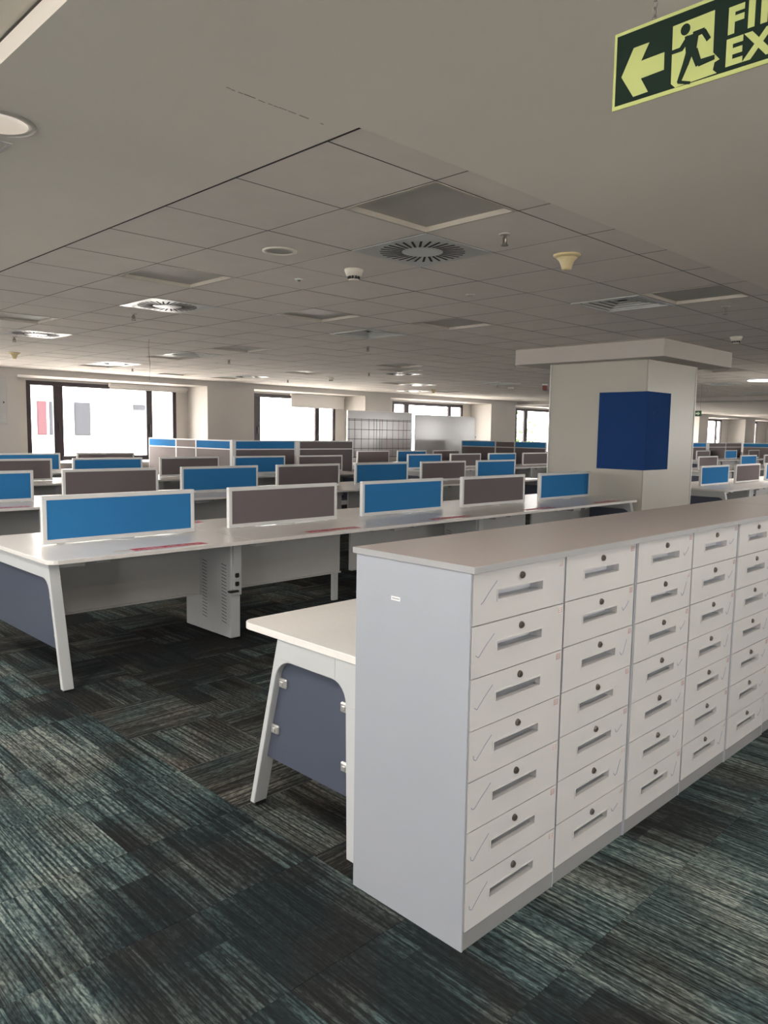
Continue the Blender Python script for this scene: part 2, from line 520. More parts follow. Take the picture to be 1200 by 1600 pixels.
win_no = 0
def window(along, a, b, pos, z1=2.385):
    """frame with two mullions, three panes and two handles; along 'x' or 'y'"""
    global win_no
    win_no += 1
    w = b - a
    z0 = SILL + 0.02
    t = 0.085
    m1, m2 = 0.19 * w, 0.80 * w
    hw = {m1: 0.095, m2: 0.07}
    def fr(bm):
        def bar(u0, u1, q0, q1):
            box(bm, u0, u1, -0.035, 0.035, q0, q1, 0.004)
        bar(0, w, z0, z0 + t); bar(0, w, z1 - t, z1)
        bar(0, t, z0 + t, z1 - t); bar(w - t, w, z0 + t, z1 - t)
    root = put('window_%d' % win_no, mesh('window_frame', fr, WIN_FRAME))
    if along == 'x':
        root.location = (a, pos, 0)
    else:
        root.location = (pos, a, 0)
        root.rotation_euler = (0, 0, PI / 2)
    root['kind'] = 'structure'
    for m in (m1, m2):
        part('mullion', lambda bm: box(bm, m - hw[m], m + hw[m], -0.035, 0.035, z0 + t, z1 - t, 0.004), WIN_FRAME, root)
        def hd(bm):
            box(bm, m - 0.012, m + 0.012, -0.055, -0.035, 1.50, 1.58, 0.003)
            box(bm, m - 0.009, m + 0.009, -0.075, -0.055, 1.40, 1.56, 0.003)
        part('handle', hd, WIN_FRAME, root)
    for u0, u1 in ((t, m1 - hw[m1]), (m1 + hw[m1], m2 - hw[m2]), (m2 + hw[m2], w - t)):
        part('pane', lambda bm: box(bm, u0, u1, -0.004, 0.004, z0 + t, z1 - t), GLASS, root)
    return root
for a, b, f0, f1 in BACK_WIN:
    window('x', f0, f1, YW)
    # a strip of wall head between reveal and frame
def heads(bm):
    for a, b, f0, f1 in BACK_WIN:
        box(bm, f0, f1, YW - 0.03, YW + 0.08, 2.385, HEAD)
struct(part('trim_1', heads, WHITE_PAINT))
for a, b in FRONT_WIN:
    window('x', a, b, Y_F - 0.12, 2.49)
for a, b in LEFT_WIN:
    window('y', a, b, X_L - 0.12, 2.49)

# ------------------------------------------------------------------ ceiling
ceiling = struct(part('ceiling', lambda b: box(b, 0.873, X_R, Y_F, YW + 0.1, ZC + 0.06, ZC + 0.3), GRID))
# fixtures that take the place of a tile: (kind, i, j)
FIX = [('light', 1, 0), ('light', 1, 4), ('light', 1, 9), ('light', 6, 0), ('light', 6, 4), ('light', 4, 5), ('light', 6, 10),
       ('light', 6, 13), ('light', 6, 17), ('light', 11, 10), ('light', 11, 14), ('light', 11, 18), ('light', 9, 18), ('light', 12, 11), ('light', 21, 17), ('light', 16, 15),
       ('swirl', 2, 1), ('swirl', 2, 6), ('swirl', 2, 11), ('swirl', 6, 16), ('swirl', 11, 17), ('swirl', 13, 12), ('swirl', 17, 15), ('swirl', 20, 18),
       ('grille', 6, 1), ('grille', 6, 6), ('grille', 6, 12), ('grille', 12, 6), ('grille', 22, 6), ('grille', 18, 12), ('light', 17, 4), ('grille', 28, 7), ('light', 27, 10)]
taken = {(i, j) for _, i, j in FIX}
ctile = mesh('ceiling_tile', lambda b: box(b, 0.003, TP - 0.003, 0.003, TP - 0.003, ZC, ZC + 0.015), TILE)
ctile_cut = mesh('ceiling_tile_cut', lambda b: box(b, 0.003, TP - 0.003, -0.004, CY0 - YS - 0.003, ZC, ZC + 0.015), TILE)
cc = []
ni, nj = math.ceil((X_R - CX0) / TP), math.ceil((Y_B - CY0) / TP)
for i in range(ni):
    for j in range(-1, nj):
        if (i, j) in taken:
            continue
        x, y = CX0 + i * TP, CY0 + j * TP
        vis = any(in_view((x + a * TP, y + b * TP, ZC), 10) for a in (0, 0.5, 1) for b in (0, 0.5, 1))
        d = (Vector((x + TP / 2, y + TP / 2, ZC)) - CAM).length
        cc.append((0 if vis else 1, d, i, j))
cc.sort()
for s, d, i, j in cc[:300]:
    if j < 0:
        put('ceiling_tile', ctile_cut, ceiling, (CX0 + i * TP, YS, 0))
    else:
        put('ceiling_tile', ctile, ceiling, (CX0 + i * TP, CY0 + j * TP, random.uniform(-0.0008, 0.0008)))
def crest(bm):
    for s, d, i, j in cc[300:]:
        x, y = CX0 + i * TP, (CY0 + j * TP if j >= 0 else YS)
        y1 = y + (TP if j >= 0 else CY0 - YS)
        box(bm, x + 0.003, min(x + TP - 0.003, X_R), y + 0.003, min(y1 - 0.003, YW), ZC, ZC + 0.015)
def bars(bm):
    for i in range(ni + 1):
        x = CX0 + i * TP
        box(bm, x - 0.0032, x + 0.0032, YS + 0.001, YW, ZC - 0.0004, ZC + 0.022)
    for j in range(nj + 1):
        y = CY0 + j * TP
        box(bm, CX0, X_R, y - 0.0032, y + 0.0032, ZC - 0.0006, ZC + 0.0225)
o = part('grid_bars', bars, GRID, ceiling)
o['kind'] = 'stuff'
o = part('ceiling_tile_field', crest, TILE, ceiling)
o['kind'] = 'stuff'
# plaster soffit: a band along the aisle and the whole strip on the camera side
def soffit(bm):
    prism(bm, [(0.873, Y_F), (X_R, Y_F), (X_R, YS), (CX0 - 0.008, YS), (CX0 - 0.008, YW), (0.873, YW)], 'xy', ZS, ZC + 0.06)
so = struct(part('ceiling_soffit', soffit, SOFFIT))
def crack(bm):
    x = 1.43
    while x < 1.83:
        l = random.uniform(0.012, 0.05)
        w = random.uniform(0.001, 0.0022)
        y = 2.188 + random.uniform(-0.002, 0.002)
        box(bm, x, x + l, y - w, y + w, ZS - 0.0004, ZS + 0.002)
        x += l + random.uniform(0.0, 0.014) + (0.05 if 1.70 < x < 1.74 else 0)
part('crack', crack, CRACK, so)
# raised plaster ceiling left of the band
struct(part('ceiling_raised', lambda b: box(b, X_L, 0.873, Y_F, YW + 0.1, 2.62, ZC + 0.3), SOFFIT))
# dropped beam far right
struct(part('ceiling_beam', lambda b: box(b, 20.6, 21.5, 2.4, Y_B, ZC - 0.10, ZC + 0.05), WHITE_PAINT))

# fixtures -------------------------------------------------------------
def light_frame(bm):
    w = TP - 0.004
    for a0, a1, b0, b1 in ((0.004, w, 0.004, 0.020), (0.004, w, w - 0.016, w), (0.004, 0.020, 0.020, w - 0.016), (w - 0.016, w, 0.020, w - 0.016)):
        box(bm, a0, a1, b0, b1, ZC - 0.003, ZC + 0.035)
LF = mesh('panel_frame', light_frame, PANEL_RIM)
LD = mesh('diffuser', lambda b: box(b, 0.018, TP - 0.018, 0.018, TP - 0.018, ZC + 0.022, ZC + 0.034), PANEL_OFF)
def swirl_plate(bm):
    w = TP
    box(bm, 0.004, w - 0.004, 0.004, w - 0.004, ZC - 0.004, ZC + 0.01, 0.002)
SP = mesh('face_plate', swirl_plate, DIFFUSER_METAL)
def swirl_vane(bm):
    # a dark radial slot, set a little off the radius
    prism(bm, [(0.125, -0.008), (0.255, 0.016), (0.255, 0.030), (0.125, 0.006)], 'xy', ZC - 0.0052, ZC - 0.002)
SV = mesh('slot', swirl_vane, DARK_SLOT)
def swirl_disc(bm):
    lathe(bm, [(0.001, ZC - 0.010), (0.10, ZC - 0.009), (0.118, ZC - 0.004)], 0, 0, 32)
SD = mesh('centre_disc', swirl_disc, DIFFUSER_METAL)
def grille_frame(bm):
    w = TP
    for k in range(5):
        a = 0.004 + k * 0.055
        z0 = ZC - 0.006 + k * 0.007
        t = 0.022 if k else 0.03
        for q in ((a, w - a, a, a + t), (a, w - a, w - a - t, w - a), (a, a + t, a + t, w - a - t), (w - a - t, w - a, a + t, w - a - t)):
            box(bm, *q, z0, z0 + 0.012)
GF = mesh('louvre_frame', grille_frame, DIFFUSER_METAL)
GB = mesh('dark_void', lambda b: box(b, 0.01, TP - 0.01, 0.01, TP - 0.01, ZC + 0.045, ZC + 0.05), DARK_SLOT)
near_word = {('light', 1, 0): 'nearest square ceiling light panel, switched off, beside the radial diffuser',
             ('light', 1, 4): 'switched-off ceiling light panel near the left soffit edge, second along it',
             ('light', 1, 9): 'switched-off ceiling light panel at the left frame edge above the small flared sensor',
             ('light', 6, 0): 'switched-off ceiling light panel by the right soffit edge beside the louvred grille',
             ('swirl', 2, 1): 'nearest radial slot ceiling diffuser with grey disc centre',
             ('swirl', 2, 6): 'radial slot ceiling diffuser catching white light, second of its line',
             ('swirl', 2, 11): 'radial slot ceiling diffuser near the left frame edge, third of its line',
             ('grille', 6, 1): 'nearest square louvred ceiling grille, right of the flared sensor',
             ('swirl', 6, 16): 'small bright radial diffuser close to the wall above the leftmost window',
             ('swirl', 11, 17): 'small radial diffuser on the ceiling above the second window',
             ('swirl', 13, 12): 'small radial diffuser on the ceiling above the tape-gridded whiteboard',
             ('swirl', 17, 15): 'small radial diffuser on the ceiling above the blank whiteboard',
             ('swirl', 20, 18): 'farthest radial diffuser, hard by the wall above the third window',
             ('grille', 6, 12): 'louvred ceiling grille above the wall between the first and second windows',
             ('grille', 12, 6): 'louvred ceiling grille just left of the column crown',
             ('grille', 22, 6): 'louvred ceiling grille right of the column, beyond the crown',
             ('grille', 18, 12): 'small louvred ceiling grille far off, left of the red beacon',
             ('grille', 28, 7): 'farthest louvred ceiling grille, right of the column beyond the beam',
             ('light', 6, 4): 'switched-off light panel in mid ceiling, right of the mid louvred grille',
             ('light', 4, 5): 'faint switched-off light panel in mid ceiling, below the smoke detector',
             ('light', 6, 10): 'pale switched-off light panel above the gap between first and second windows',
             ('light', 6, 17): 'bright sliver of light panel by the wall above the leftmost window',
             ('grille', 6, 6): 'square louvred ceiling grille above the middle of the far windows'}
for kind, i, j in FIX:
    x, y = CX0 + i * TP, CY0 + j * TP
    nm = {'light': 'ceiling_light_panel', 'swirl': 'swirl_diffuser', 'grille': 'ceiling_grille'}[kind]
    gen = {'light': 'distant square light panel, switched off, set in the tiled ceiling',
           'swirl': 'distant radial slot diffuser set in the tiled ceiling',
           'grille': 'distant square louvred grille set in the tiled ceiling'}[kind]
    lab = near_word.get((kind, i, j), gen)
    t = thing(nm, lab, {'light': 'ceiling light', 'swirl': 'air diffuser', 'grille': 'air grille'}[kind], (x, y, 0),
              group=('distant ' + {'light': 'light panels', 'swirl': 'radial diffusers', 'grille': 'louvred grilles'}[kind]) if lab == gen else None)
    if kind == 'light':
        put('panel_frame', LF, t); put('diffuser', LD, t)
    elif kind == 'swirl':
        put('face_plate', SP, t)
        put('centre_disc', SD, t, (TP / 2, TP / 2, 0))
        for k in range(30):
            put('slot', SV, t, (TP / 2, TP / 2, 0), 2 * PI * k / 30)
    else:
        put('louvre_frame', GF, t); put('dark_void', GB, t)

def ceil_at(i, j):
    return CX0 + i * TP, CY0 + j * TP
def sprinkler(i, j, lab, grp=None):
    x, y = ceil_at(i, j)
    t = thing('sprinkler', lab, 'sprinkler', (x, y, ZC), group=grp)
    part('escutcheon', lambda b: lathe(b, [(0.034, 0), (0.030, -0.006), (0.014, -0.008)], 0, 0, 20), PANEL_OFF, t)
    def bd(b):
        lathe(b, [(0.009, -0.005), (0.009, -0.030), (0.005, -0.050)], 0, 0, 10)
        box(b, -0.016, -0.011, -0.003, 0.003, -0.06, -0.022); box(b, 0.011, 0.016, -0.003, 0.003, -0.06, -0.022)
    part('head', bd, LOCK, t)
    part('deflector', lambda b: lathe(b, [(0.02, -0.060), (0.02, -0.064)], 0, 0, 14), LOCK, t)
sprinkler(2.5, 0.5, 'nearest ceiling sprinkler, right of the first light panel')
sprinkler(2.52, 7.58, 'ceiling sprinkler just below the bright second radial diffuser')
sprinkler(2.38, 12.3, 'ceiling sprinkler beside the third radial diffuser at far left')
sprinkler(7.57, 0.55, 'ceiling sprinkler at the right by the soffit edge')
for ij in ((7.84, 7.92), (7.73, 12.89), (13.04, 7.95), (7.5, 17.6), (12.6, 12.9), (18.0, 7.9), (13.2, 17.6), (19, 13), (25, 8)):
    sprinkler(*ij, 'small distant sprinkler under the tiled ceiling', 'distant sprinklers')

def detector(i, j, lab, grp=None):
    x, y = ceil_at(i, j)
    t = thing('smoke_detector', lab, 'smoke detector', (x, y, ZC), group=grp)
    smooth(part('base', lambda b: lathe(b, [(0.062, 0), (0.062, -0.012), (0.05, -0.045), (0.044, -0.048)], 0, 0, 28), CREAM2, t))
    def ribs(b):
        for k in range(10):
            a = 2 * PI * k / 10
            cx, cy = 0.036 * math.cos(a), 0.036 * math.sin(a)
            box(b, cx - 0.004, cx + 0.004, cy - 0.004, cy + 0.004, -0.066, -0.046)
    part('sensor_cage', ribs, BLACK, t)
    part('cap', lambda b: lathe(b, [(0.036, -0.066), (0.030, -0.074), (0.001, -0.076)], 0, 0, 24), CREAM2, t)
CREAM2 = mat('off_white_plastic', (0.66, 0.62, 0.54), 0.45)
detector(2.61, 2.62, 'nearest round smoke detector on the ceiling below the diffuser')
detector(10.83, 1.64, 'smoke detector on the ceiling above the column crown at right')
detector(13.32, 15.46, 'small distant smoke detector hanging near the far windows', 'distant smoke detectors')
detector(20.5, 13.5, 'small distant smoke detector hanging near the far windows', 'distant smoke detectors')

def flare(i, j, lab, grp=None):
    x, y = ceil_at(i, j)
    t = thing('flared_sensor', lab, 'sensor', (x, y, ZC), group=grp)
    smooth(part('flange', lambda b: lathe(b, [(0.082, 0), (0.080, -0.010), (0.064, -0.019)], 0, 0, 32), CREAM, t))
    smooth(part('stem', lambda b: lathe(b, [(0.064, -0.017), (0.045, -0.038), (0.034, -0.064), (0.029, -0.085), (0.022, -0.090), (0.001, -0.092)], 0, 0, 32), CREAM, t))
flare(3.55, 0.52, 'large cream flared cone sensor on the ceiling at upper right')
flare(3.54, 15.67, 'small cream flared sensor at left, above the leftmost window')
flare(20.19, 17.1, 'tiny distant flared sensor above the third window')

x, y = ceil_at(1.54, 2.54)
t = thing('recessed_speaker', 'round recessed ceiling speaker with cream ring left of the smoke detector', 'speaker', (x, y, ZC))
smooth(part('ring', lambda b: lathe(b, [(0.105, 0.001), (0.104, -0.006), (0.084, -0.010), (0.080, 0.004)], 0, 0, 36, False), CREAM2, t))
part('baffle', lambda b: lathe(b, [(0.081, -0.001), (0.001, -0.0035)], 0, 0, 36), PANEL_OFF, t)
x, y = ceil_at(2.54, 3.5)
t = thing('indicator_lamp', 'tiny chrome indicator button on the ceiling left of the smoke detector', 'indicator', (x, y, ZC))
part('rim', lambda b: lathe(b, [(0.03, 0), (0.026, -0.006), (0.016, -0.008)], 0, 0, 20), WHITE_METAL, t)
part('lens', lambda b: lathe(b, [(0.014, -0.006), (0.010, -0.016), (0.001, -0.018)], 0, 0, 14), CHAIN, t)
x, y = ceil_at(4.62, 2.61)
t = thing('blanking_cap', 'small round blanking cap on the ceiling above the column', 'cap', (x, y, ZC))
part('rim', lambda b: lathe(b, [(0.035, 0), (0.032, -0.006), (0.028, -0.007)], 0, 0, 24), PANEL_OFF, t)
part('cover', lambda b: lathe(b, [(0.028, -0.006), (0.02, -0.009), (0.001, -0.010)], 0, 0, 24), MODESTY, t)

# downlight and access panel in the near soffit
t = thing('downlight', 'round recessed downlight in the plaster soffit at left frame edge', 'downlight', (1.02, 3.035, ZS))
smooth(part('trim_ring', lambda b: lathe(b, [(0.132, 0.001), (0.130, -0.004), (0.104, -0.004), (0.100, 0.002)], 0, 0, 40, False), mat('ring_grey', (0.40, 0.38, 0.34), 0.5), t))
smooth(part('reflector', lambda b: lathe(b, [(0.102, -0.003), (0.098, -0.0015), (0.06, -0.001), (0.001, -0.001)], 0, 0, 40, False), mat('downlight_lens', (0.8, 0.74, 0.66), 0.3, emit=(1.0, 0.86, 0.72), estr=0.28), t))
t = thing('access_panel', 'small grey square access panel in the soffit beside the downlight', 'access panel', (1.033, 3.307, ZS))
part('frame', lambda b: [box(b, -0.1, 0.1, s * 0.092 - 0.008, s * 0.092 + 0.008, -0.004, 0.002, 0.001) for s in (-1, 1)] + [box(b, s * 0.092 - 0.008, s * 0.092 + 0.008, -0.084, 0.084, -0.004, 0.002, 0.001) for s in (-1, 1)], MODESTY, t)
part('cover', lambda b: box(b, -0.084, 0.084, -0.084, 0.084, -0.002, 0.002), PANEL_OFF, t)
part('catch', lambda b: lathe(b, [(0.007, -0.001), (0.006, -0.005)], 0.05, -0.05, 12), BLACK, t)

# lamps added out of view to brighten desks, cabinets and aisle
def added_panel(x, y, lab):
    t = thing('added_ceiling_panel', lab, 'ceiling light', (x, y, 2.62), group='added fill panels out of view')
    part('frame', lambda b: [box(b, -0.3, 0.3, s * 0.29 - 0.01, s * 0.29 + 0.01, -0.012, 0, 0.001) for s in (-1, 1)] + [box(b, s * 0.29 - 0.01, s * 0.29 + 0.01, -0.28, 0.28, -0.012, 0, 0.001) for s in (-1, 1)], WHITE_METAL, t)
    part('diffuser', lambda b: box(b, -0.28, 0.28, -0.28, 0.28, -0.006, 0), LAMP_ON, t)
    l = bpy.data.lights.new('panel_fill', 'AREA')
    l.shape = 'SQUARE'; l.size = 0.54; l.energy = PANEL_W; l.color = (1.0, 0.97, 0.93)
    o = put('panel_fill', l, t, (0, 0, -0.016))
PANEL_W = 20.0
for y, w in ((1.0, 'nearest'), (3.6, 'second'), (6.2, 'third'), (8.8, 'fourth')):
    added_panel(0.2, y, '%s added fill-light panel, unseen in the raised ceiling left of the aisle' % w)
def added_downlight(x, y, lab):  # added downlight outside the frame, lifts slab tops and right aisle
    t = thing('added_downlight', lab, 'downlight', (x, y, ZS), group='added fill downlights out of view')
    part('trim_ring', lambda b: lathe(b, [(0.132, 0.001), (0.130, -0.004), (0.104, -0.004), (0.100, 0.002)], 0, 0, 32, False), WHITE_METAL, t)
    part('lens', lambda b: lathe(b, [(0.102, -0.003), (0.06, -0.002), (0.001, -0.002)], 0, 0, 32, False), LAMP_ON, t)
    l = bpy.data.lights.new('downlight_fill', 'AREA')
    l.shape = 'DISK'; l.size = 0.18; l.energy = DOWN_W; l.color = (1.0, 0.93, 0.84)
    put('downlight_fill', l, t, (0, 0, -0.008))
DOWN_W = 8.0
for x, w in ((2.6, 'nearest'), (4.6, 'second'), (6.6, 'third'), (8.6, 'fourth'), (10.6, 'fifth')):
    added_downlight(x, 0.2, '%s added fill downlight, unseen in the soffit over the right aisle' % w)

# lit round lamp far right
t = thing('ceiling_lamp', 'lit round ceiling lamp glowing at the right frame edge', 'ceiling light', (14.9, 5.2, ZC))
part('rim', lambda b: lathe(b, [(0.32, 0), (0.31, -0.02), (0.28, -0.022)], 0, 0, 40), WHITE_METAL, t)
part('glowing_disc', lambda b: lathe(b, [(0.28, -0.021), (0.26, -0.028), (0.001, -0.03)], 0, 0, 40), LAMP_ON, t)

l = bpy.data.lights.new('lamp_light', 'AREA')
l.shape = 'DISK'; l.size = 0.5; l.energy = 40.0; l.color = (1.0, 0.94, 0.86)
put('lamp_light', l, t, (0, 0, -0.036))

# wire hanging from the ceiling
t = part('hanging_wire', lambda b: tube(b, [(4.574, 8.694, ZC), (4.570, 8.70, 2.40), (4.580, 8.69, 2.25), (4.572, 8.70, 2.06)], 0.003, 6), WIRE)
tag(t, 'thin orange wire hanging from the ceiling in front of the left window', 'wire')

# ------------------------------------------------------------------ drawer units
CBX, CBY, CBD, CW = 1.594, 1.272, 0.454, 0.4655
DZ0, DZ1 = 0.056, 1.088
DH = (DZ1 - DZ0) / 7
def drawer_front(bm):
    """front plate with a recessed slot pull; origin lower left at the face, y into the cabinet"""
    w, h, d = CW - 0.018, DH - 0.003, 0.018
    sx0, sx1, sz1 = 0.110, 0.330, h - 0.058
    sz0 = sz1 - 0.026
    xs, zs = [0, sx0, sx1, w], [0, sz0, sz1, h]
    for a in range(3):
        for c in range(3):
            if a == 1 and c == 1:
                continue
            box(bm, xs[a], xs[a + 1], 0, d, zs[c], zs[c + 1])
    bmesh.ops.remove_doubles(bm, verts=bm.verts, dist=1e-6)
    # interior faces between the cells go
    dup = {}
    for f in list(bm.faces):
        k = tuple(round(v, 5) for v in f.calc_center_median())
        dup.setdefault(k, []).append(f)
    bmesh.ops.delete(bm, geom=[f for fs in dup.values() if len(fs) > 1 for f in fs], context='FACES_ONLY')
DRAWER = mesh('drawer', drawer_front, CAB_FRONT)
def pull_cup(bm):
    w, h = CW - 0.018, DH - 0.003
    sx0, sx1, sz1 = 0.110, 0.330, h - 0.058
    sz0 = sz1 - 0.026
    t = 0.002
    d = 0.046
    box(bm, sx0, sx1, d - t, d, sz0, sz1 + 0.004)
    box(bm, sx0, sx1, 0.016, d, sz0 - t, sz0)
    box(bm, sx0, sx1, 0.018, d, sz1 + 0.004, sz1 + 0.004 + t)
    box(bm, sx0 - t, sx0, 0.016, d, sz0 - t, sz1 + 0.004)
    box(bm, sx1, sx1 + t, 0.016, d, sz0 - t, sz1 + 0.004)
CUP = mesh('slot_pull', pull_cup, mat('pull_recess_grey', (0.50, 0.51, 0.54), 0.4))
def pull_lip(bm):
    h = DH - 0.003
    sx0, sx1, sz1 = 0.110, 0.330, h - 0.058
    sz0 = sz1 - 0.026
    for q in ((sx0 - 0.006, sx1 + 0.006, sz0 - 0.006, sz0), (sx0 - 0.006, sx1 + 0.006, sz1, sz1 + 0.004), (sx0 - 0.006, sx0, sz0, sz1), (sx1, sx1 + 0.006, sz0, sz1)):
        box(bm, q[0], q[1], -0.0018, 0.001, q[2], q[3])
LIP = mesh('pull_lip', pull_lip, CAB_FRONT)
def lock_mesh(bm):
    def ring(r, y0, y1, n=16):
        a = [bm.verts.new((r * math.cos(2 * PI * k / n), y0, r * math.sin(2 * PI * k / n))) for k in range(n)]
        b = [bm.verts.new((r * math.cos(2 * PI * k / n), y1, r * math.sin(2 * PI * k / n))) for k in range(n)]
        fs = [bm.faces.new(a), bm.faces.new(b)] + [bm.faces.new((a[k], a[(k + 1) % n], b[(k + 1) % n], b[k])) for k in range(n)]
        bmesh.ops.recalc_face_normals(bm, faces=fs)
    ring(0.0105, 0.002, -0.004)
    ring(0.0085, -0.004, -0.007)
    box(bm, -0.0065, 0.0065, -0.0085, -0.006, -0.0016, 0.0016)
LOCK_ME = mesh('lock', lock_mesh, LOCK)
LOCK_ME.materials.append(BLACK)
def ribbon(pts, w=0.0011):
    def f(bm):
        for (x0, z0), (x1, z1) in zip(pts, pts[1:]):
            d = Vector((x1 - x0, 0, z1 - z0))
            n = Vector((-d.z, 0, d.x)).normalized() * w
            a, b = Vector((x0, 0, z0)), Vector((x1, 0, z1))
            vs = [bm.verts.new(p + Vector((0, yy, 0))) for yy in (-0.0006, 0.0) for p in (a - n, b - n, b + n, a + n)]
            fs = [bm.faces.new([vs[k] for k in q]) for q in ((0, 1, 2, 3), (7, 6, 5, 4), (0, 4, 5, 1), (1, 5, 6, 2), (2, 6, 7, 3), (3, 7, 4, 0))]
            bmesh.ops.recalc_face_normals(bm, faces=fs)
    return f
TICK_BIG = [mesh('pen_tick', ribbon(p), PEN) for p in (
    [(0.015, 0.070), (0.019, 0.064), (0.026, 0.062), (0.034, 0.066), (0.062, 0.088), (0.102, 0.116)],
    [(0.018, 0.072), (0.021, 0.060), (0.030, 0.056), (0.040, 0.064), (0.070, 0.090), (0.100, 0.112)],
    [(0.014, 0.064), (0.026, 0.056), (0.060, 0.086), (0.095, 0.112)])]
TICK_LINE = mesh('pen_tick', ribbon([(0.034, 0.056), (0.044, 0.062), (0.075, 0.090), (0.105, 0.114)]), PEN)
TICK_SMALL = [mesh('pen_tick', ribbon(p), PEN) for p in (
    [(0.362, 0.078), (0.368, 0.066), (0.378, 0.066), (0.408, 0.084)],
    [(0.370, 0.074), (0.378, 0.062), (0.402, 0.078), (0.414, 0.092)],
    [(0.366, 0.062), (0.376, 0.050), (0.388, 0.054), (0.412, 0.100)])]
STK = [mesh('number_sticker', lambda b: box(b, -0.011, 0.011, -0.0008, 0.0, -0.010, 0.010), m) for m in (STICKER, STICKER_W)]
STK_HALF = mesh('number_sticker', lambda b: prism(b, [(-0.011, -0.010), (0.011, -0.010), (0.011, 0.010)], 'xz', -0.0008, 0.0), STICKER)
STK_EDGE = mesh('sticker_print', lambda b: [box(b, -0.009, 0.009, -0.0012, -0.0006, s * 0.0065 - 0.0009, s * 0.0065 + 0.0009) for s in (-1, 0, 1)] + [box(b, s * 0.009 - 0.0009, s * 0.009 + 0.0009, -0.0012, -0.0006, -0.008, 0.008) for s in (-1, 1)], mat('sticker_ink', (0.42, 0.30, 0.29), 0.7))
def carcass(bm):
    t = 0.006
    w, z1 = CW - 0.001, 1.088
    box(bm, 0, t, 0.0, CBD, 0, z1); box(bm, w - t, w, 0.0, CBD, 0, z1)
    box(bm, t, w - t, CBD - t, CBD, 0, z1)
    box(bm, t, w - t, 0.055, CBD - t, z1 - 0.008, z1)
    box(bm, t, w - t, 0.06, CBD - t, 0.05, 0.056)
CARC = mesh('carcass', carcass, CAB_BODY)
PLINTH = mesh('plinth', lambda b: box(b, 0.0065, CW - 0.0075, 0.001, 0.03, 0, DZ0 - 0.003, 0.001), CAB_PLINTH)
words = ['first', 'second', 'third', 'fourth', 'fifth', 'sixth', 'seventh', 'eighth', 'ninth']
cab_lab = ['nearest seven-drawer cabinet with its grey side panel exposed, pen ticks on the left',
           'second seven-drawer cabinet from the exposed grey end, pen ticks on the right',
           'third seven-drawer cabinet from the exposed end, last under the nearest slab',
           'fourth seven-drawer cabinet, first under the second grey slab',
           'fifth seven-drawer cabinet from the exposed grey end',
           'sixth seven-drawer cabinet, sliver at the right frame edge']
for n in range(9):
    lab = cab_lab[n] if n < 6 else 'seven-drawer cabinet beyond the right frame edge under the third slab'
    dy = [0, 0.004, 0.001, 0.003, 0.0, 0.005, 0.0, 0.0, 0.0][n]
    t = thing('drawer_cabinet', lab, 'cabinet', (CBX + n * CW, CBY + dy, 0), group='seven-drawer cabinets in a row' if n < 6 else 'cabinets beyond the frame')
    put('carcass', CARC, t)
    put('plinth', PLINTH, t)
    for k in range(7):
        z = DZ1 - (k + 1) * DH + 0.0015
        yy = random.choice((0.0, 0.0, -0.0015, 0.0008))
        d = put('drawer', DRAWER, t, (0.0085, yy - 0.003, z))
        put('slot_pull', CUP, d)
        put('pull_lip', LIP, d)
        if n > 5:
            continue
        put('lock', LOCK_ME, d, (0.223, 0, DH - 0.031))
        r = random.random()
        if r < 0.75:
            s = put('number_sticker', random.choice(STK), d, (0.428, 0, DH - 0.016 - 0.003))
            put('sticker_print', STK_EDGE, d, (0.428, 0, DH - 0.019))
        else:
            put('number_sticker', STK_HALF, d, (0.428, 0, DH - 0.019))
        if n == 0:
            put('pen_tick', TICK_LINE if k == 0 else random.choice(TICK_BIG), d)
        elif random.random() < 0.9:
            put('pen_tick', random.choice(TICK_SMALL), d)
    if n == 0:
        def lb(b): box(b, -0.0012, 0.0005, 0.263, 0.300, 0.968, 0.980)
        part('white_label', lb, mat('label_paper', (0.85, 0.85, 0.85), 0.6), t)
        def lp(b):
            for q in range(6):
                box(b, -0.0016, -0.001, 0.267 + q * 0.005, 0.2705 + q * 0.005, 0.9725, 0.9755)
        part('label_print', lp, mat('label_ink', (0.25, 0.25, 0.27), 0.7), t)
slab_x = [CBX - 0.004, CBX + 3 * CW - 0.001, CBX + 6 * CW - 0.04, CBX + 9 * CW + 0.004]
slab_lab = ['long grey laminate slab topping the three nearest drawer cabinets',
            'grey laminate slab topping the fourth to sixth drawer cabinets',
            'grey laminate slab furthest along the cabinet row at the right frame edge']
for n in range(3):
    t = thing('cabinet_top', slab_lab[n], 'countertop', ((slab_x[n] + slab_x[n + 1]) / 2, CBY + CBD / 2, 1.0895), group='grey slabs along the cabinets')
    hw = (slab_x[n + 1] - slab_x[n]) / 2 - 0.001
    hd = CBD / 2 + 0.014
    part('board', lambda b: box(b, -hw + 0.001, hw - 0.001, -hd + 0.001, hd - 0.001, 0.0, 0.0185), CAB_TOP, t)
    def ed(b):
        box(b, -hw, hw, -hd - 0.002, -hd + 0.001, 0, 0.018, 0.0008); box(b, -hw, hw, hd - 0.001, hd + 0.002, 0, 0.018, 0.0008)
        box(b, -hw - 0.001, -hw + 0.001, -hd, hd, 0, 0.018); box(b, hw - 0.001, hw + 0.001, -hd, hd, 0, 0.018)
    part('edge_band', ed, CAB_EDGE, t)

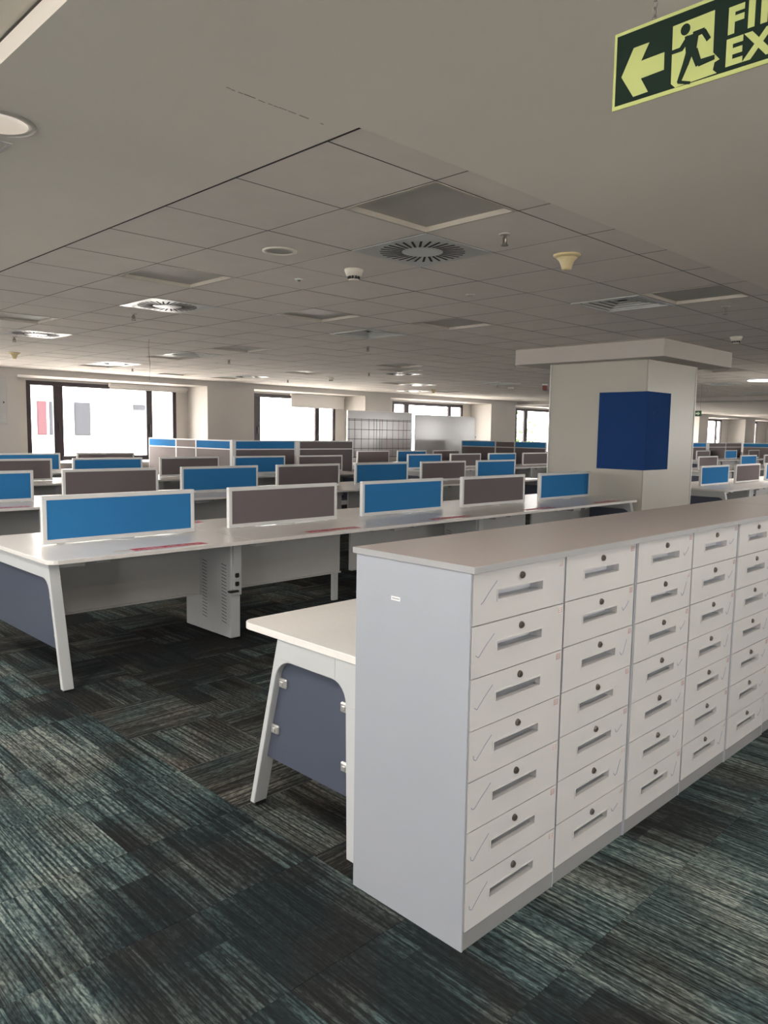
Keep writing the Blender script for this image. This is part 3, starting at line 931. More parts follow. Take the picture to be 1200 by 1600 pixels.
# ------------------------------------------------------------------ bench desks
SEC = 1.3627
ZT = 0.730
HD = 0.625           # half depth
def top_mesh(w, left, right, y0=-HD, y1=HD, r=0.075):
    def f(bm):
        pts = []
        pts += arc(0 + r, y0 + r, r, 180, 270) if left else [(0, y0)]
        pts += arc(w - r, y0 + r, r, 270, 360) if right else [(w, y0)]
        pts += arc(w - r, y1 - r, r, 0, 90) if right else [(w, y1)]
        pts += arc(0 + r, y1 - r, r, 90, 180) if left else [(0, y1)]
        prism(bm, pts, 'xy', ZT - 0.025, ZT)
        es = [e for e in bm.edges if abs(e.verts[0].co.z - e.verts[1].co.z) < 1e-6 and len(e.link_faces) == 2]
        bmesh.ops.bevel(bm, geom=es, offset=0.002, segments=1, affect='EDGES')
    return mesh('worktop', f, DESK_TOP)
TOPS = {}
def get_top(w, l, r):
    k = (round(w, 4), l, r)
    if k not in TOPS:
        TOPS[k] = top_mesh(w, l, r)
    return TOPS[k]

def u_frame(bm, yf0, yt0, yt1, yf1, w0=0.032, w1=0.032, zb=0.615, ztop=0.704, x0=0.0, x1=0.062, r=0.07):
    """inverted U of flat tube in the YZ plane: slanted legs, rounded inner corners"""
    def ly(z, yf, yt): return yf + (yt - yf) * z / ztop
    zf = 0.012
    pts = [(ly(zf, yf0, yt0), zf), (yt0, ztop), (yt1, ztop), (ly(zf, yf1, yt1), zf), (ly(zf, yf1, yt1) - w1, zf)]
    zr = zb - r
    pts.append((ly(zr, yf1, yt1) - w1, zr))
    a = ly(zb, yf1, yt1) - w1
    for k in range(1, 6):
        t = k / 6 * PI / 2
        y = ly(zr + r * math.sin(t), yf1, yt1) - w1 - r * (1 - math.cos(t))
        pts.append((y, zr + r * math.sin(t)))
    pts.append((a - r, zb))
    b = ly(zb, yf0, yt0) + w0
    pts.append((b + r, zb))
    for k in range(5, 0, -1):
        t = k / 6 * PI / 2
        y = ly(zr + r * math.sin(t), yf0, yt0) + w0 + r * (1 - math.cos(t))
        pts.append((y, zr + r * math.sin(t)))
    pts.append((ly(zr, yf0, yt0) + w0, zr))
    pts.append((ly(zf, yf0, yt0) + w0, zf))
    prism(bm, pts, 'yz', x0, x1)
    es = [e for e in bm.edges if abs(e.verts[0].co.x - e.verts[1].co.x) < 1e-6]
    bmesh.ops.bevel(bm, geom=es, offset=0.0025, segments=1, affect='EDGES')
def u_panel(bm, yf0, yt0, yt1, yf1, zlo=0.215, zb=0.615, ztop=0.704, r=0.05, w=0.03, x=0.03, th=0.006):
    def ly(z, yf, yt): return yf + (yt - yf) * z / ztop
    zt = zb + 0.012
    pts = [(ly(zlo, yf0, yt0) + w - 0.006, zlo), (ly(zt, yf0, yt0) + w, zt), (ly(zt, yf1, yt1) - w, zt), (ly(zlo, yf1, yt1) - w + 0.006, zlo)]
    prism(bm, pts, 'yz', x - th / 2, x + th / 2)
FY0, TY0, TY1, FY1 = -0.71, -0.545, 0.545, 0.71
END_FRAME = mesh('end_frame', lambda b: u_frame(b, FY0, TY0, TY1, FY1), DESK_METAL)
END_PANEL = mesh('frosted_panel', lambda b: u_panel(b, FY0, TY0, TY1, FY1), FROST)
def feet(ys):
    def f(bm):
        for y in ys:
            box(bm, 0.006, 0.056, y - 0.012, y + 0.014, 0.0, 0.014)
    return f
FOOT1 = mesh('foot_pad', feet((0.0,)), BLACK)
def clips(ps):
    def f(bm):
        for y, z in ps:
            box(bm, 0.016, 0.030, y - 0.022, y + 0.022, z - 0.018, z + 0.018, 0.005)
            box(bm, 0.011, 0.018, y - 0.008, y + 0.008, z - 0.008, z + 0.008, 0.002)
    return f
CLIP1 = mesh('panel_clip', clips([(0.0, 0.0)]), ALU)
MODS = mesh('modesty_panel', lambda b: (box(b, 0.07, SEC - 0.05, -0.012, 0.012, 0.27, 0.655, 0.003), box(b, 0.07, SEC - 0.05, -0.03, 0.012, 0.27, 0.282, 0.002)), MODESTY)
def rail(bm):
    box(bm, 0.05, SEC - 0.03, -0.32, -0.28, 0.665, 0.704); box(bm, 0.05, SEC - 0.03, 0.28, 0.32, 0.665, 0.704)
RAIL = mesh('under_rail', rail, MODESTY)
def bracket(bm):
    box(bm, 0.09, 0.25, -0.52, -0.44, 0.665, 0.704, 0.003)
    box(bm, 0.31, 0.40, -0.53, -0.47, 0.675, 0.704, 0.003)
BRK = mesh('cable_bracket', bracket, MODESTY)
def pedestal(bm):
    box(bm, -0.04, 0.04, -0.395, 0.20, 0.012, 0.68, 0.003)
PED = mesh('cable_pedestal', pedestal, DESK_METAL)
def vents(bm):
    for y0, n in ((-0.345, 18), (-0.09, 18)):
        for k in range(n):
            z = 0.115 + k * 0.024
            for xs in (-0.0408, 0.0402):
                prism(bm, [(y0, z - 0.006), (y0 + 0.062, z + 0.004), (y0 + 0.062, z + 0.008), (y0, z - 0.002)], 'yz', xs, xs + 0.0006)
VENT = mesh('vent_slots', vents, DARK_SLOT)
def socket(bm):
    box(bm, -0.028, 0.036, -0.420, -0.394, 0.32, 0.70, 0.003)
SOCK = mesh('socket_channel', socket, DESK_METAL)
def sockets(bm):
    for z in (0.46, 0.40):
        box(bm, -0.018, 0.012, -0.4225, -0.4195, z - 0.016, z + 0.016, 0.006)
    box(bm, -0.075, 0.0, -0.445, -0.41, 0.345, 0.358, 0.003)
SOCKH = mesh('sockets', sockets, BLACK)
def pfeet(bm):
    for y in (-0.36, -0.14, 0.16):
        box(bm, -0.02, 0.02, y - 0.02, y + 0.02, 0, 0.014)
PEDF = mesh('foot_pad', pfeet, BLACK)
def mid_leg(bm):
    box(bm, -0.03, 0.03, 0.10, 0.13, 0.0, 0.704, 0.003)
    box(bm, -0.03, 0.03, -0.13, -0.10, 0.66, 0.704, 0.003)
    box(bm, -0.03, 0.03, -0.40, 0.40, 0.655, 0.704, 0.003)
MIDLEG = mesh('middle_leg', mid_leg, DESK_METAL)

def bench(label, x0, yc, n, group, end_l=True, end_r=True):
    t = thing('bench_desk', label, 'desk', (x0, yc, 0), group=group)
    for k in range(n):
        l, r = (k == 0 and end_l), (k == n - 1 and end_r)
        put('worktop', get_top(SEC - 0.001, l, r), t, (k * SEC, 0, 0))
        put('modesty_panel', MODS, t, (k * SEC, 0, 0))
        put('under_rail', RAIL, t, (k * SEC, 0, 0))
        put('cable_bracket', BRK, t, (k * SEC, 0, 0))
        if k:
            if k % 2:
                pd = put('cable_pedestal', PED, t, (k * SEC, 0, 0))
                put('vent_slots', VENT, pd); put('socket_channel', SOCK, pd); put('sockets', SOCKH, pd); put('foot_pad', PEDF, pd)
            else:
                put('middle_leg', MIDLEG, t, (k * SEC, 0, 0))
    for s in (0, 1):
        e = put('end_frame', END_FRAME, t, (0.025 if s == 0 else n * SEC - 0.025 - 0.062, 0, 0))
        put('frosted_panel', END_PANEL, e)
        for q in (-1, 1):
            put('foot_pad', FOOT1, e, (0, q * (FY1 - 0.02), 0))
            for z in (0.30, 0.51):
                put('panel_clip', CLIP1, e, (0, q * (0.71 - 0.165 * z / 0.704 - 0.058), z))
    return t

# desk screens
SW, SZ0, SZ1 = 1.07, 0.735, 1.04
def scr_frame(w):
    def f(bm):
        t, d = 0.028, 0.018
        for q in ((-w / 2, w / 2, SZ0, SZ0 + t), (-w / 2, w / 2, SZ1 - t, SZ1), (-w / 2, -w / 2 + t, SZ0 + t, SZ1 - t), (w / 2 - t, w / 2, SZ0 + t, SZ1 - t)):
            box(bm, q[0], q[1], -d, d, q[2], q[3], 0.002)
    return mesh('frame', f, SCREEN_FRAME)
SF = scr_frame(SW)
SFAB = {c: mesh('fabric_panel', lambda b: box(b, -SW / 2 + 0.026, SW / 2 - 0.026, -0.013, 0.013, SZ0 + 0.026, SZ1 - 0.026), m) for c, m in (('blue', FAB_BLUE), ('grey', FAB_GREY))}
SFT = mesh('foot', lambda b: lathe(b, [(0.075, ZT), (0.072, ZT + 0.004), (0.03, SZ0 + 0.002)], 0, 0, 24), SCREEN_FRAME)
SCL = mesh('clamp', lambda b: box(b, -0.02, 0.02, -0.012, 0.012, ZT, SZ0 + 0.004), SCREEN_FRAME)
def screen(x, y, c, label, group):
    t = thing('desk_screen', label, 'desk screen', (x, y, 0), group=group)
    put('frame', SF, t); put('fabric_panel', SFAB[c], t); put('foot', SFT, t)
    put('clamp', SCL, t, (-0.42, 0, 0)); put('clamp', SCL, t, (0.42, 0, 0))

ORD = ['first', 'second', 'third', 'fourth', 'fifth', 'sixth', 'seventh', 'eighth']
R1, R2, R3, R4 = 4.87, 7.93, 10.95, 13.38
# row 1
bench('nearest long white bench desk ending against the column', 1.615, R1, 5, 'rows of bench desks')
for k, c in enumerate(['blue', 'grey', 'blue', 'grey', 'blue']):
    screen(1.615 + 0.735 + k * SEC, R1, c, '%s fabric screen, %s from the left on the nearest bench desk' % (c, ORD[k]), 'screens on the nearest bench')
# row 2
bench('second long white bench desk back, behind the nearest bench', 1.615, R2, 7, 'rows of bench desks')
for k, c in enumerate(['blue', 'grey', 'blue', 'grey', 'blue', 'grey', 'blue']):
    screen(1.615 + 0.735 + k * SEC, R2, c, '%s fabric screen, %s from the left on the second bench row' % (c, ORD[k]), 'screens on the second bench')
# row 3, left run
bench('third white bench desk row back, in front of the tall left partitions', 1.615, R3, 6, 'rows of bench desks')
for k, c in enumerate(['blue', 'grey', 'blue', 'grey', 'blue', 'grey']):
    if k == 0:
        continue
    screen(1.615 + 0.735 + k * SEC, R3, c, '%s fabric screen, %s from the left on the third bench row' % (c, ORD[k - 1]), 'screens on the third bench')
# row 3, middle run
bench('third-row bench desk left of the column, before the tall middle partition', 11.30, R3, 4, 'rows of bench desks')
for k, c in enumerate(['blue', 'grey', 'blue', 'grey', 'blue']):
    if k == 4: continue
    screen(11.30 + 0.74 + k * SEC, R3, c, '%s fabric screen, %s from the left on the bench before the middle partition' % (c, ORD[k]), 'screens before the middle partition')
# row 4, by the windows
bench('farthest left bench desk, directly under the leftmost window', 2.66, R4, 3, 'rows of bench desks')
screen(4.80, R4, 'blue', 'blue fabric screen at left frame edge under the leftmost window', 'screens under the windows')
screen(6.16, R4, 'grey', 'dark grey fabric screen before the leftmost window, left of the tall partition', 'screens under the windows')
bench('farthest bench desk in front of the two whiteboards', 12.05, R4, 3, 'rows of bench desks')
for k, c in enumerate(['grey', 'blue', 'grey']):
    screen(12.86 + k * SEC - (0.03 if k == 2 else 0), R4, c, '%s fabric screen, %s from the left before the whiteboards' % ('dark grey' if c == 'grey' else c, ORD[k]), 'screens before the whiteboards')
# rows right of the column
bench('bench desk just right of the column, rounded near end showing', 11.1, R1, 4, 'bench desks right of the column')
for k, c in enumerate(['blue', 'grey', 'blue']):
    screen(12.1 + k * SEC, R1, c, ['light blue screen nearest the column on its right side', 'pale grey screen right of the light blue one beside the column', 'blue screen cut by the right frame edge beyond the column'][k], 'screens right of the column')
bench('second bench desk right of the column, behind the nearer one', 17.0, 7.5, 5, 'bench desks right of the column')
for x, c, l in ((18.2, 'grey', 'pale grey screen beside the column edge on the second bench right of it'), (20.75, 'blue', 'light blue screen between two pale grey ones right of the column'), (22.4, 'grey', 'pale grey screen at the right frame edge on the second bench')):
    screen(x, 7.5, c, l, 'screens right of the column')
bench('farthest bench desk right of the column, before the tall partitions', 25.0, R3, 5, 'bench desks right of the column')
for x, c, l in ((26.15, 'grey', 'small dark screen hugging the column edge before the far right partition'), (28.55, 'blue', 'small blue screen before the far right tall partition'), (30.8, 'grey', 'small dark screen at far right before the tall partition')):
    screen(x, R3, c, l, 'screens right of the column')

# red warning strips stuck on the desks
def strip(x, y, label, flip=1):
    t = thing('warning_sticker', label, 'sticker', (x, y, ZT), group='red strips on the bench desks')
    def red(b): box(b, 0.10, 0.60, -0.042, 0.042, 0.0, 0.0008)
    part('strip', red, RED_PRINT, t)
    def txt(b):
        u = 0.13
        while u < 0.55:
            l = random.uniform(0.012, 0.045)
            for v in ((-0.012,) if random.random() < 0.5 else (-0.016, 0.014)):
                box(b, u, u + l, v - 0.006, v + 0.006, 0.0007, 0.0012)
            u += l + random.uniform(0.006, 0.02)
    part('lettering', txt, PALE_PRINT, t)
    def ico(b):
        for q in range(3):
            lathe(b, [(0.022, 0.0), (0.022, 0.0008)], 0.0 + q * 0.034, -0.006 + 0.008 * (q % 2), 12)
    part('icons', ico, GREY_PRINT, t)
for k in range(5):
    strip(2.055 + k * SEC, R1 - 0.525, 'red warning strip on the near side of the nearest bench, %s from the left' % ORD[k])
    if k < 4:
        strip(2.25 + k * SEC + 0.40, R1 + 0.50, 'red warning strip on the far side of the nearest bench, %s from the left' % ORD[k])
strip(2.055, R2 - 0.525, 'red warning strip at the left frame edge on the second bench')

# ------------------------------------------------------------------ single desk behind the cabinets
DX0, DY0, DY1 = 1.655, 1.762, 2.45
t = thing('single_desk', 'single white desk with frosted end panel pushed behind the drawer cabinets', 'desk', (DX0, 0, 0))
def dtop(bm):
    w, r = 1.60, 0.05
    pts = [(0, DY0), (w, DY0), (w, DY1)] + arc(r, DY1 - r, r, 90, 180)
    prism(bm, pts, 'xy', ZT - 0.027, ZT)
    es = [e for e in bm.edges if abs(e.verts[0].co.z - e.verts[1].co.z) < 1e-6]
    bmesh.ops.bevel(bm, geom=es, offset=0.002, segments=1, affect='EDGES')
part('worktop', dtop, DESK_TOP, t)
a = (1.775, 1.79, 2.225, 2.405)
for xx in (0.006, 1.52):
    e = part('end_frame', lambda b: u_frame(b, *a, w0=0.06, w1=0.026, zb=0.625, ztop=0.703), DESK_METAL, t, (xx, 0, 0))
    part('frosted_panel', lambda b: u_panel(b, *a, zlo=0.215, zb=0.625, w=0.03), FROST, e)
    for q in (1.81, 2.385):
        put('foot_pad', FOOT1, e, (0, q, 0))
    for q in ((2.218, 0.53), (2.266, 0.34), (1.872, 0.53), (1.868, 0.32)):
        put('panel_clip', CLIP1, e, (0, *q))
    part('tube_cap', lambda b: (box(b, -0.001, 0.001, 2.10, 2.20, 0.63, 0.632), box(b, -0.001, 0.001, 1.90, 1.902, 0.63, 0.70), box(b, -0.001, 0.001, 1.78, 1.84, 0.55, 0.552)), MODESTY, e)
part('modesty_panel', lambda b: box(b, 0.08, 1.5, 1.80, 1.815, 0.27, 0.66, 0.002), MODESTY, t)

# ------------------------------------------------------------------ tall partitions
PH, PR = 1.30, 1.135
def part_panel(root, x0, x1, ft, fb):
    """one tall partition along local x: frame, upper tile, lower tile"""
    t, d = 0.022, 0.024
    f = part('panel_frame', lambda b: [box(b, x0, x1, -d, d, PH - t, PH, 0.002), box(b, x0, x1, -d, d, PR - t / 2, PR + t / 2, 0.002), box(b, x0, x1, -d, d, 0.0, 0.09, 0.002),
             box(b, x0, x0 + t, -d, d, 0.09, PH - t, 0.002), box(b, x1 - t, x1, -d, d, 0.09, PH - t, 0.002)], SCREEN_FRAME, root)
    part('upper_tile', lambda b: box(b, x0 + t, x1 - t, -d + 0.004, d - 0.004, PR + t / 2, PH - t), ft, f)
    part('lower_tile', lambda b: box(b, x0 + t, x1 - t, -d + 0.004, d - 0.004, 0.09, PR - t / 2), fb, f)
def partition(label, x, y, rot, runs, group):
    t = thing('tall_partition', label, 'partition', (x, y, 0), rot, group)
    u = 0.0
    for w, ft, fb in runs:
        if ft is None:
            part('post', lambda b: box(b, u, u + w, -0.03, 0.03, 0, PH + 0.004, 0.003), SCREEN_FRAME, t)
        else:
            part_panel(t, u, u + w, ft, fb)
        u += w
# left cubicle: front run along x, side run along y toward the window wall
partition('tall dark partition behind the third bench row, blue and dark top tiles', 7.67, 11.63, 0, [(0.06, None, None), (1.36, FAB_BLUE, FAB_GREY), (0.09, None, None), (1.40, FAB_GREY, FAB_GREY)], 'tall partitions')
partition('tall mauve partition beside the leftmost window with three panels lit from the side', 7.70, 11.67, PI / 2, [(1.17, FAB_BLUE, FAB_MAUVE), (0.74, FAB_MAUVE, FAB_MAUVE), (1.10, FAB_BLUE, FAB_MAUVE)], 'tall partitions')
# middle cubicle side run
partition('tall three-panel partition left of the column with blue end tiles', 17.0, 11.2, PI / 2, [(0.99, FAB_BLUE, FAB_GREY), (0.64, FAB_GREY, FAB_GREY), (1.20, FAB_BLUE, FAB_GREY)], 'tall partitions')
# right of the column
partition('far tall partition right of the column, dark panels with blue top', 25.6, 11.63, 0, [(2.35, FAB_BLUE, FAB_GREY), (0.25, None, None), (1.55, FAB_GREY, FAB_GREY), (1.55, FAB_GREY, FAB_GREY)], 'tall partitions')
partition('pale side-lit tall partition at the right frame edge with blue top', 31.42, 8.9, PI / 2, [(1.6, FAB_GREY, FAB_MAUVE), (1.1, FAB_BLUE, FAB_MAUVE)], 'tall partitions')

# ------------------------------------------------------------------ column
KX0, KX1, KY0, KY1 = 8.445, 9.745, 4.225, 5.535
t = thing('column', 'wide square column clad in pale glossy glass beside the bench', 'column', (0, 0, 0))
part('core', lambda b: box(b, KX0 + 0.012, KX1 - 0.012, KY0 + 0.012, KY1 - 0.012, 0, 2.50), COLUMN_PAINT, t)
for nm, q in (('glass_panel', (KX0, KX0 + 0.010, KY0 + 0.012, KY1 - 0.004)), ('glass_panel', (KX0 + 0.004, KX1 - 0.004, KY0, KY0 + 0.010)),
              ('glass_panel', (KX1 - 0.010, KX1, KY0 + 0.012, KY1 - 0.004)), ('glass_panel', (KX0 + 0.004, KX1 - 0.004, KY1 - 0.010, KY1))):
    part(nm, lambda b: box(b, *q, 0.0, 2.36, 0.001), COLUMN_GLASS, t)
def kt(b):
    for x, y in ((KX0, KY1), (KX1, KY0), (KX0, KY0), (KX1, KY1)):
        if (x, y) == (KX0, KY0):
            continue
        box(b, x - 0.008, x + 0.008, y - 0.008, y + 0.008, 0, 2.36)
part('corner_trim', kt, ALU, t)
part('crown', lambda b: box(b, 8.20, 10.10, 3.93, 5.92, 2.356, ZC - 0.001, 0.004), COLUMN_PAINT, t)
t = thing('pinboard', 'deep blue felt pinboard wrapped round the corner of the column', 'pinboard', (KX0, KY0, 0))
part('side_board', lambda b: box(b, -0.022, -0.001, -0.022, 0.60, 1.076, 1.99, 0.002), PIN_BLUE, t)
part('front_board', lambda b: box(b, -0.001, 0.575, -0.022, -0.001, 1.076, 1.99, 0.002), PIN_BLUE, t)
part('pin', lambda b: lathe(b, [(0.010, 0), (0.008, 0.006)], 0, 0, 12), mat('pin_dark', (0.01, 0.03, 0.12), 0.5), t, (0.12, -0.022, 1.745)).rotation_euler = (PI / 2, 0, 0)

# small green exit sign beyond the column
t = thing('small_exit_sign', 'tiny green exit sign with white arrow beyond the column', 'sign', (16.0, 6.86, 0))
part('board', lambda b: box(b, -0.006, 0.006, -0.075, 0.075, 1.915, 2.03, 0.001), mat('sign_green', (0.02, 0.09, 0.04), 0.4), t)
part('arrow', lambda b: prism(b, [(-0.05, 1.973), (-0.005, 2.015), (-0.005, 1.99), (0.04, 1.99), (0.04, 1.956), (-0.005, 1.956), (-0.005, 1.93)], 'yz', -0.008, -0.006), mat('sign_pale', (0.65, 0.72, 0.55), 0.5), t)
part('hanger', lambda b: [tube(b, [(0, s * 0.05, 2.03), (0, s * 0.05, ZC)], 0.002, 6) for s in (-1, 1)], CHAIN, t)
# red beacon by the column
t = thing('fire_beacon', 'small red fire beacon on the ceiling at the column edge', 'beacon', (13.9, 9.25, ZC))
part('base', lambda b: lathe(b, [(0.06, 0), (0.06, -0.03)], 0, 0, 16), WHITE_METAL, t)
part('lens', lambda b: lathe(b, [(0.055, -0.03), (0.05, -0.13), (0.001, -0.14)], 0, 0, 16), RED_PLASTIC, t)

# ------------------------------------------------------------------ whiteboards
def whiteboard(label, x0, x1, y, z0, z1, grid):
    t = thing('whiteboard', label, 'whiteboard', (x0, y, 0), group='whiteboards by the third window')
    w = x1 - x0
    part('board', lambda b: box(b, 0.012, w - 0.012, -0.012, 0.012, z0 + 0.012, z1 - 0.012), BOARD, t)
    part('rim', lambda b: [box(b, 0, w, -0.016, 0.016, z1 - 0.014, z1, 0.002), box(b, 0, w, -0.016, 0.016, z0, z0 + 0.014, 0.002), box(b, 0, 0.014, -0.016, 0.016, z0, z1, 0.002), box(b, w - 0.014, w, -0.016, 0.016, z0, z1, 0.002)], ALU, t)
    for u in (0.22, w - 0.22):
        part('leg', lambda b: (box(b, u - 0.02, u + 0.02, 0.016, 0.05, 0.03, z1 - 0.2, 0.003), box(b, u - 0.02, u + 0.02, -0.20, 0.28, 0.0, 0.035, 0.003)), ALU, t)
    part('knob', lambda b: box(b, w, w + 0.03, -0.015, 0.015, (z0 + z1) / 2 - 0.02, (z0 + z1) / 2 + 0.02, 0.004), BLACK, t)
    if grid:
        zz = [z1 - 0.22, z1 - 0.25, z1 - 0.48, z1 - 0.72, z1 - 0.96, z1 - 1.18]
        vx = [0.06, 0.25, 0.48, 0.74, 0.92, 1.02, 1.14]
        part('black_tape', lambda b: [box(b, 0.02, w * 0.98, -0.0145, -0.0125, z - 0.006, z + 0.006) for z in zz] + [box(b, u - 0.005, u + 0.005, -0.0145, -0.0125, z1 - 1.2, z1 - 0.2) for u in vx], TAPE_BLACK, t)
        part('red_tape', lambda b: [box(b, u - 0.005, u + 0.005, -0.0145, -0.0125, z1 - 1.2, z1 - 0.2) for u in (1.22, 1.40, 1.62, 1.84, 2.02, 2.16)], TAPE_RED, t)
whiteboard('whiteboard ruled with a black and red tape grid, left of the blank board', 12.88, 15.24, 14.36, 0.82, 2.03, True)
whiteboard('blank grey whiteboard on a stand below the third window', 15.37, 17.99, 14.36, 0.80, 1.985, False)

# ------------------------------------------------------------------ blinds, wall panel
t = thing('roller_blind', 'half-lowered pale roller blind over the second window', 'blind', (12.0, YW - 0.10, 0))
part('fabric', lambda b: box(b, 0.0, 1.78, -0.003, 0.003, 2.10, 2.38), BLIND, t)
part('roller', lambda b: box(b, -0.02, 1.80, -0.03, 0.03, 2.37, 2.425, 0.01, 2), BLIND, t)
part('bottom_bar', lambda b: box(b, 0.0, 1.78, -0.008, 0.008, 2.085, 2.102, 0.003), BLIND, t)
t = thing('roller_blind', 'rolled-up pale blind along the head of the leftmost window', 'blind', (7.25, YW - 0.10, 0))
part('fabric', lambda b: box(b, 0.0, 1.80, -0.003, 0.003, 2.30, 2.38), BLIND, t)
part('roller', lambda b: box(b, -0.02, 1.82, -0.03, 0.03, 2.34, 2.425, 0.01, 2), BLIND, t)
t = thing('wall_panel', 'grey metal service panel on the wall at the left frame edge', 'panel', (4.55, Y_B, 0))
part('door', lambda b: box(b, -0.40, 0.40, -0.03, -0.004, 1.535, 2.36, 0.004), mat('panel_grey', (0.42, 0.42, 0.41), 0.5), t)
part('box_body', lambda b: box(b, -0.415, 0.415, -0.012, -0.001, 1.52, 2.375, 0.002), PANEL_OFF, t)
part('latch', lambda b: box(b, 0.33, 0.35, -0.036, -0.028, 1.90, 1.93, 0.002), BLACK, t)
def pnl(b):
    for q in range(5):
        box(b, 0.30, 0.37, -0.0325, -0.029, 1.58 + q * 0.03, 1.588 + q * 0.03)
part('vent_slots', pnl, MODESTY, t)

# ------------------------------------------------------------------ FIRE EXIT sign hung from the soffit
SX = 1.5
def sp(px_, py_):
    """sheet coordinates: a point of the sign's face in the plane x = SX"""
    d = fw + rt * ((px_ - 600) / FPX) - up * ((py_ - 800) / FPX)
    k = SX / d.x
    return (CAM.y + d.y * k, CAM.z + d.z * k)
def zq(x, y): return sp(900 + x / 4, y / 4)
SY1, SZB, SZT_ = 0.858, 2.131, 2.282
SY0 = SY1 - 0.50
t = thing('fire_exit_sign', 'hanging dark green and yellow FIRE EXIT sign with arrow and running figure', 'sign', (SX, (SY0 + SY1) / 2, 0))
OY = (SY0 + SY1) / 2
def flat(pts, d0, d1):
    return lambda b: prism(b, [(y - OY, z) for y, z in pts], 'yz', -d1, -d0)
part('board', lambda b: box(b, -0.0015, 0.0015, SY0 - OY, SY1 - OY, SZB, SZT_, 0.0004), SIGN_GLOW, t)
part('dark_field', lambda b: box(b, -0.0019, -0.0014, SY0 - OY + 0.007, SY1 - OY - 0.006, SZB + 0.008, SZT_ - 0.007), SIGN_DARK, t)
part('arrow', flat([zq(*q) for q in ((365, 303), (462, 267), (410, 383), (556, 328), (552, 438), (408, 493), (452, 575), (360, 608), (287, 487))], 0.0018, 0.0023), SIGN_GLOW, t)
part('doorway', flat([zq(*q) for q in ((610, 168), (872, 65), (860, 330), (900, 372), (868, 392), (858, 440), (882, 458), (622, 550), (596, 528))], 0.0018, 0.0023), SIGN_GLOW, t)
def man(bm):
    dd = [0.0]
    def seg(p, q, w0, w1):
        dd[0] += 0.00006
        a, c = Vector(zq(*p)), Vector(zq(*q))
        n = Vector((-(c - a).y, (c - a).x)).normalized()
        k = 0.0003125 * 1.3
        e = (c - a).normalized() * w1 * k * 0.5
        prism(bm, [tuple(v - Vector((OY, 0))) for v in (a - n * w0 * k, c + e - n * w1 * k, c + e + n * w1 * k, a + n * w0 * k)], 'yz', -0.0028 - dd[0], -0.0022)
    hc = Vector(zq(688, 187))
    prism(bm, [(hc.x - OY + 0.0095 * math.cos(2 * PI * k / 20), hc.y + 0.0105 * math.sin(2 * PI * k / 20)) for k in range(20)], 'yz', -0.0028, -0.0022)
    seg((728, 218), (722, 320), 34, 24)
    seg((735, 222), (800, 194), 14, 12); seg((800, 194), (830, 244), 12, 11)
    seg((712, 232), (660, 312), 14, 11); seg((660, 312), (603, 332), 10, 9)
    seg((716, 318), (690, 400), 18, 15); seg((690, 400), (648, 512), 15, 10); seg((640, 516), (712, 520), 7, 6)
    seg((740, 318), (768, 398), 18, 15); seg((768, 398), (862, 362), 15, 10)
part('running_figure', man, SIGN_DARK, t)
def text_mesh(txt, h, name):
    cu = bpy.data.curves.new(name, 'FONT')
    cu.body = txt
    cu.size = h / 0.72
    cu.offset = 0.0028
    cu.space_character = 1.2
    cu.extrude = 0.0003
    ob = bpy.data.objects.new(name, cu)
    C.objects.link(ob)
    dg = bpy.context.evaluated_depsgraph_get()
    me = bpy.data.meshes.new_from_object(ob.evaluated_get(dg))
    bpy.data.objects.remove(ob)
    bpy.data.curves.remove(cu)
    # text lies in xy facing +z: turn it upright facing -x, reading toward -y
    me.transform(Matrix(((0, 0, -1, 0), (-1, 0, 0, 0), (0, 1, 0, 0), (0, 0, 0, 1))))
    me.materials.clear()
    me.materials.append(SIGN_GLOW)
    return me
for txt, (qx, qy) in (('FIRE', (945, 217)), ('EXIT', (930, 416))):
    y, z = zq(qx, qy)
    put('lettering', text_mesh(txt, 0.045, 'lettering'), t, (-0.0021, y - OY, z))
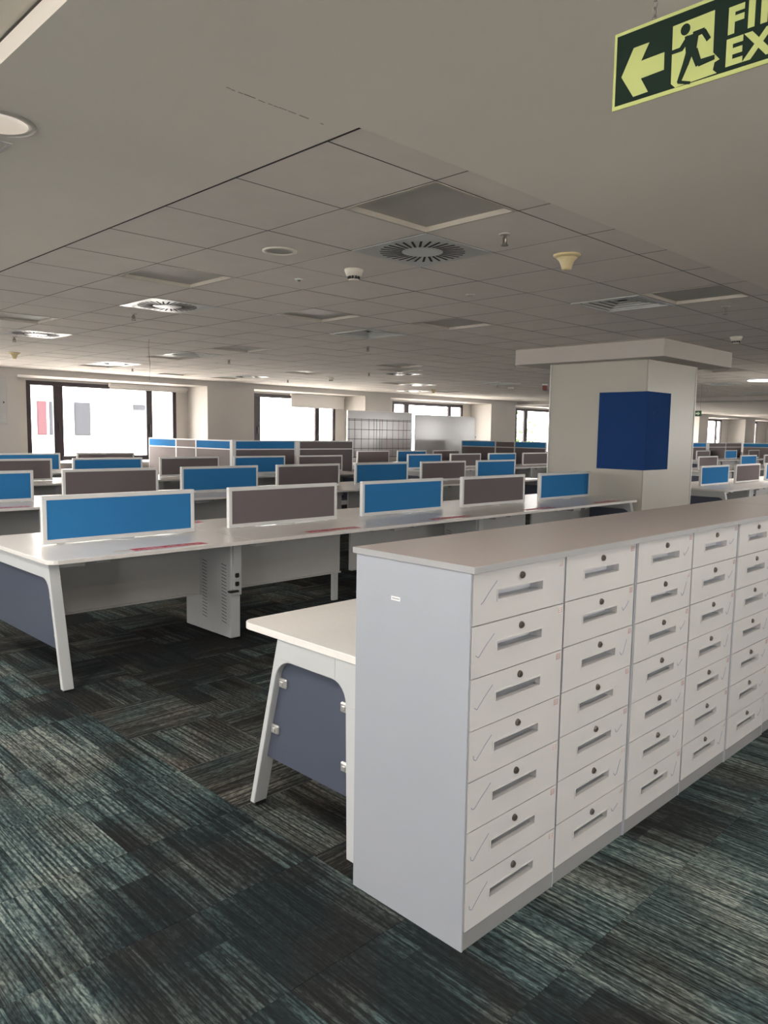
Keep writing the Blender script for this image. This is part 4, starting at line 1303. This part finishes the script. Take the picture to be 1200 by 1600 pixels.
def chain(bm, y, z0, z1):
    z, k = z0, 0
    while z < z1:
        n = 10
        pts = []
        for q in range(n + 1):
            a = 2 * PI * q / n
            u, v = 0.0045 * math.cos(a), z + 0.008 + 0.0095 * math.sin(a)
            pts.append((u, y, v) if k % 2 else (0, y + u, v))
        tube(bm, pts, 0.0011, 5)
        z += 0.0145
        k += 1
for yy in (sp(1022, 42)[0], SY0 + 0.09):
    part('chain', lambda b: chain(b, yy - OY, SZT_ - 0.008, ZS - 0.012), CHAIN, t)

# ------------------------------------------------------------------ outside
struct(part('ground', lambda b: box(b, -150, 220, -160, 220, -14.2, -14.0), GROUND))
t = thing('apartment_building', 'bleached white building with dark windows outside the leftmost window', 'building', (0, 50, 0))
part('facade', lambda b: box(b, 8, 34, 0, 12, -14, 9), FACADE, t)
for x0, x1, m in ((18.55, 19.15, FACADE_PINK), (19.32, 19.68, FACADE_GLASS), (19.75, 20.15, FACADE_GLASS), (20.92, 22.0, FACADE_GLASS), (25.0, 26.2, FACADE_GLASS), (13.5, 14.6, FACADE_GLASS)):
    for z0 in (-6.0, -2.4, 1.03):
        f = part('window', lambda b: box(b, x0, x1, -0.06, 0.02, z0, z0 + 2.15), m, t)
        part('pane', lambda b: box(b, x0 + 0.06, x1 - 0.06, -0.08, -0.06, z0 + 0.06, z0 + 2.09), m, f)
t = thing('tree', 'pale green tree outside the window left of the column', 'tree', (34, 25, 0))
part('trunk', lambda b: lathe(b, [(0.30, -14), (0.22, -6), (0.12, 1.5)], 0, 0, 12), BARK, t)
def crown(bm):
    rr = random.Random(3)
    for k in range(900):
        v = Vector((rr.gauss(0, 1), rr.gauss(0, 1), rr.gauss(0, 1))).normalized() * rr.uniform(0.6, 2.2)
        c = Vector((v.x, v.y, v.z * 1.2 + 0.6))
        a = Vector((rr.uniform(-1, 1), rr.uniform(-1, 1), rr.uniform(-1, 1))).normalized() * 0.16
        b2 = a.cross(Vector((rr.uniform(-1, 1), rr.uniform(-1, 1), 1))).normalized() * 0.11
        bm.faces.new([bm.verts.new(c + q) for q in (-a, b2, a, -b2)])
o = part('crown', crown, LEAF, t)
o['kind'] = 'stuff'
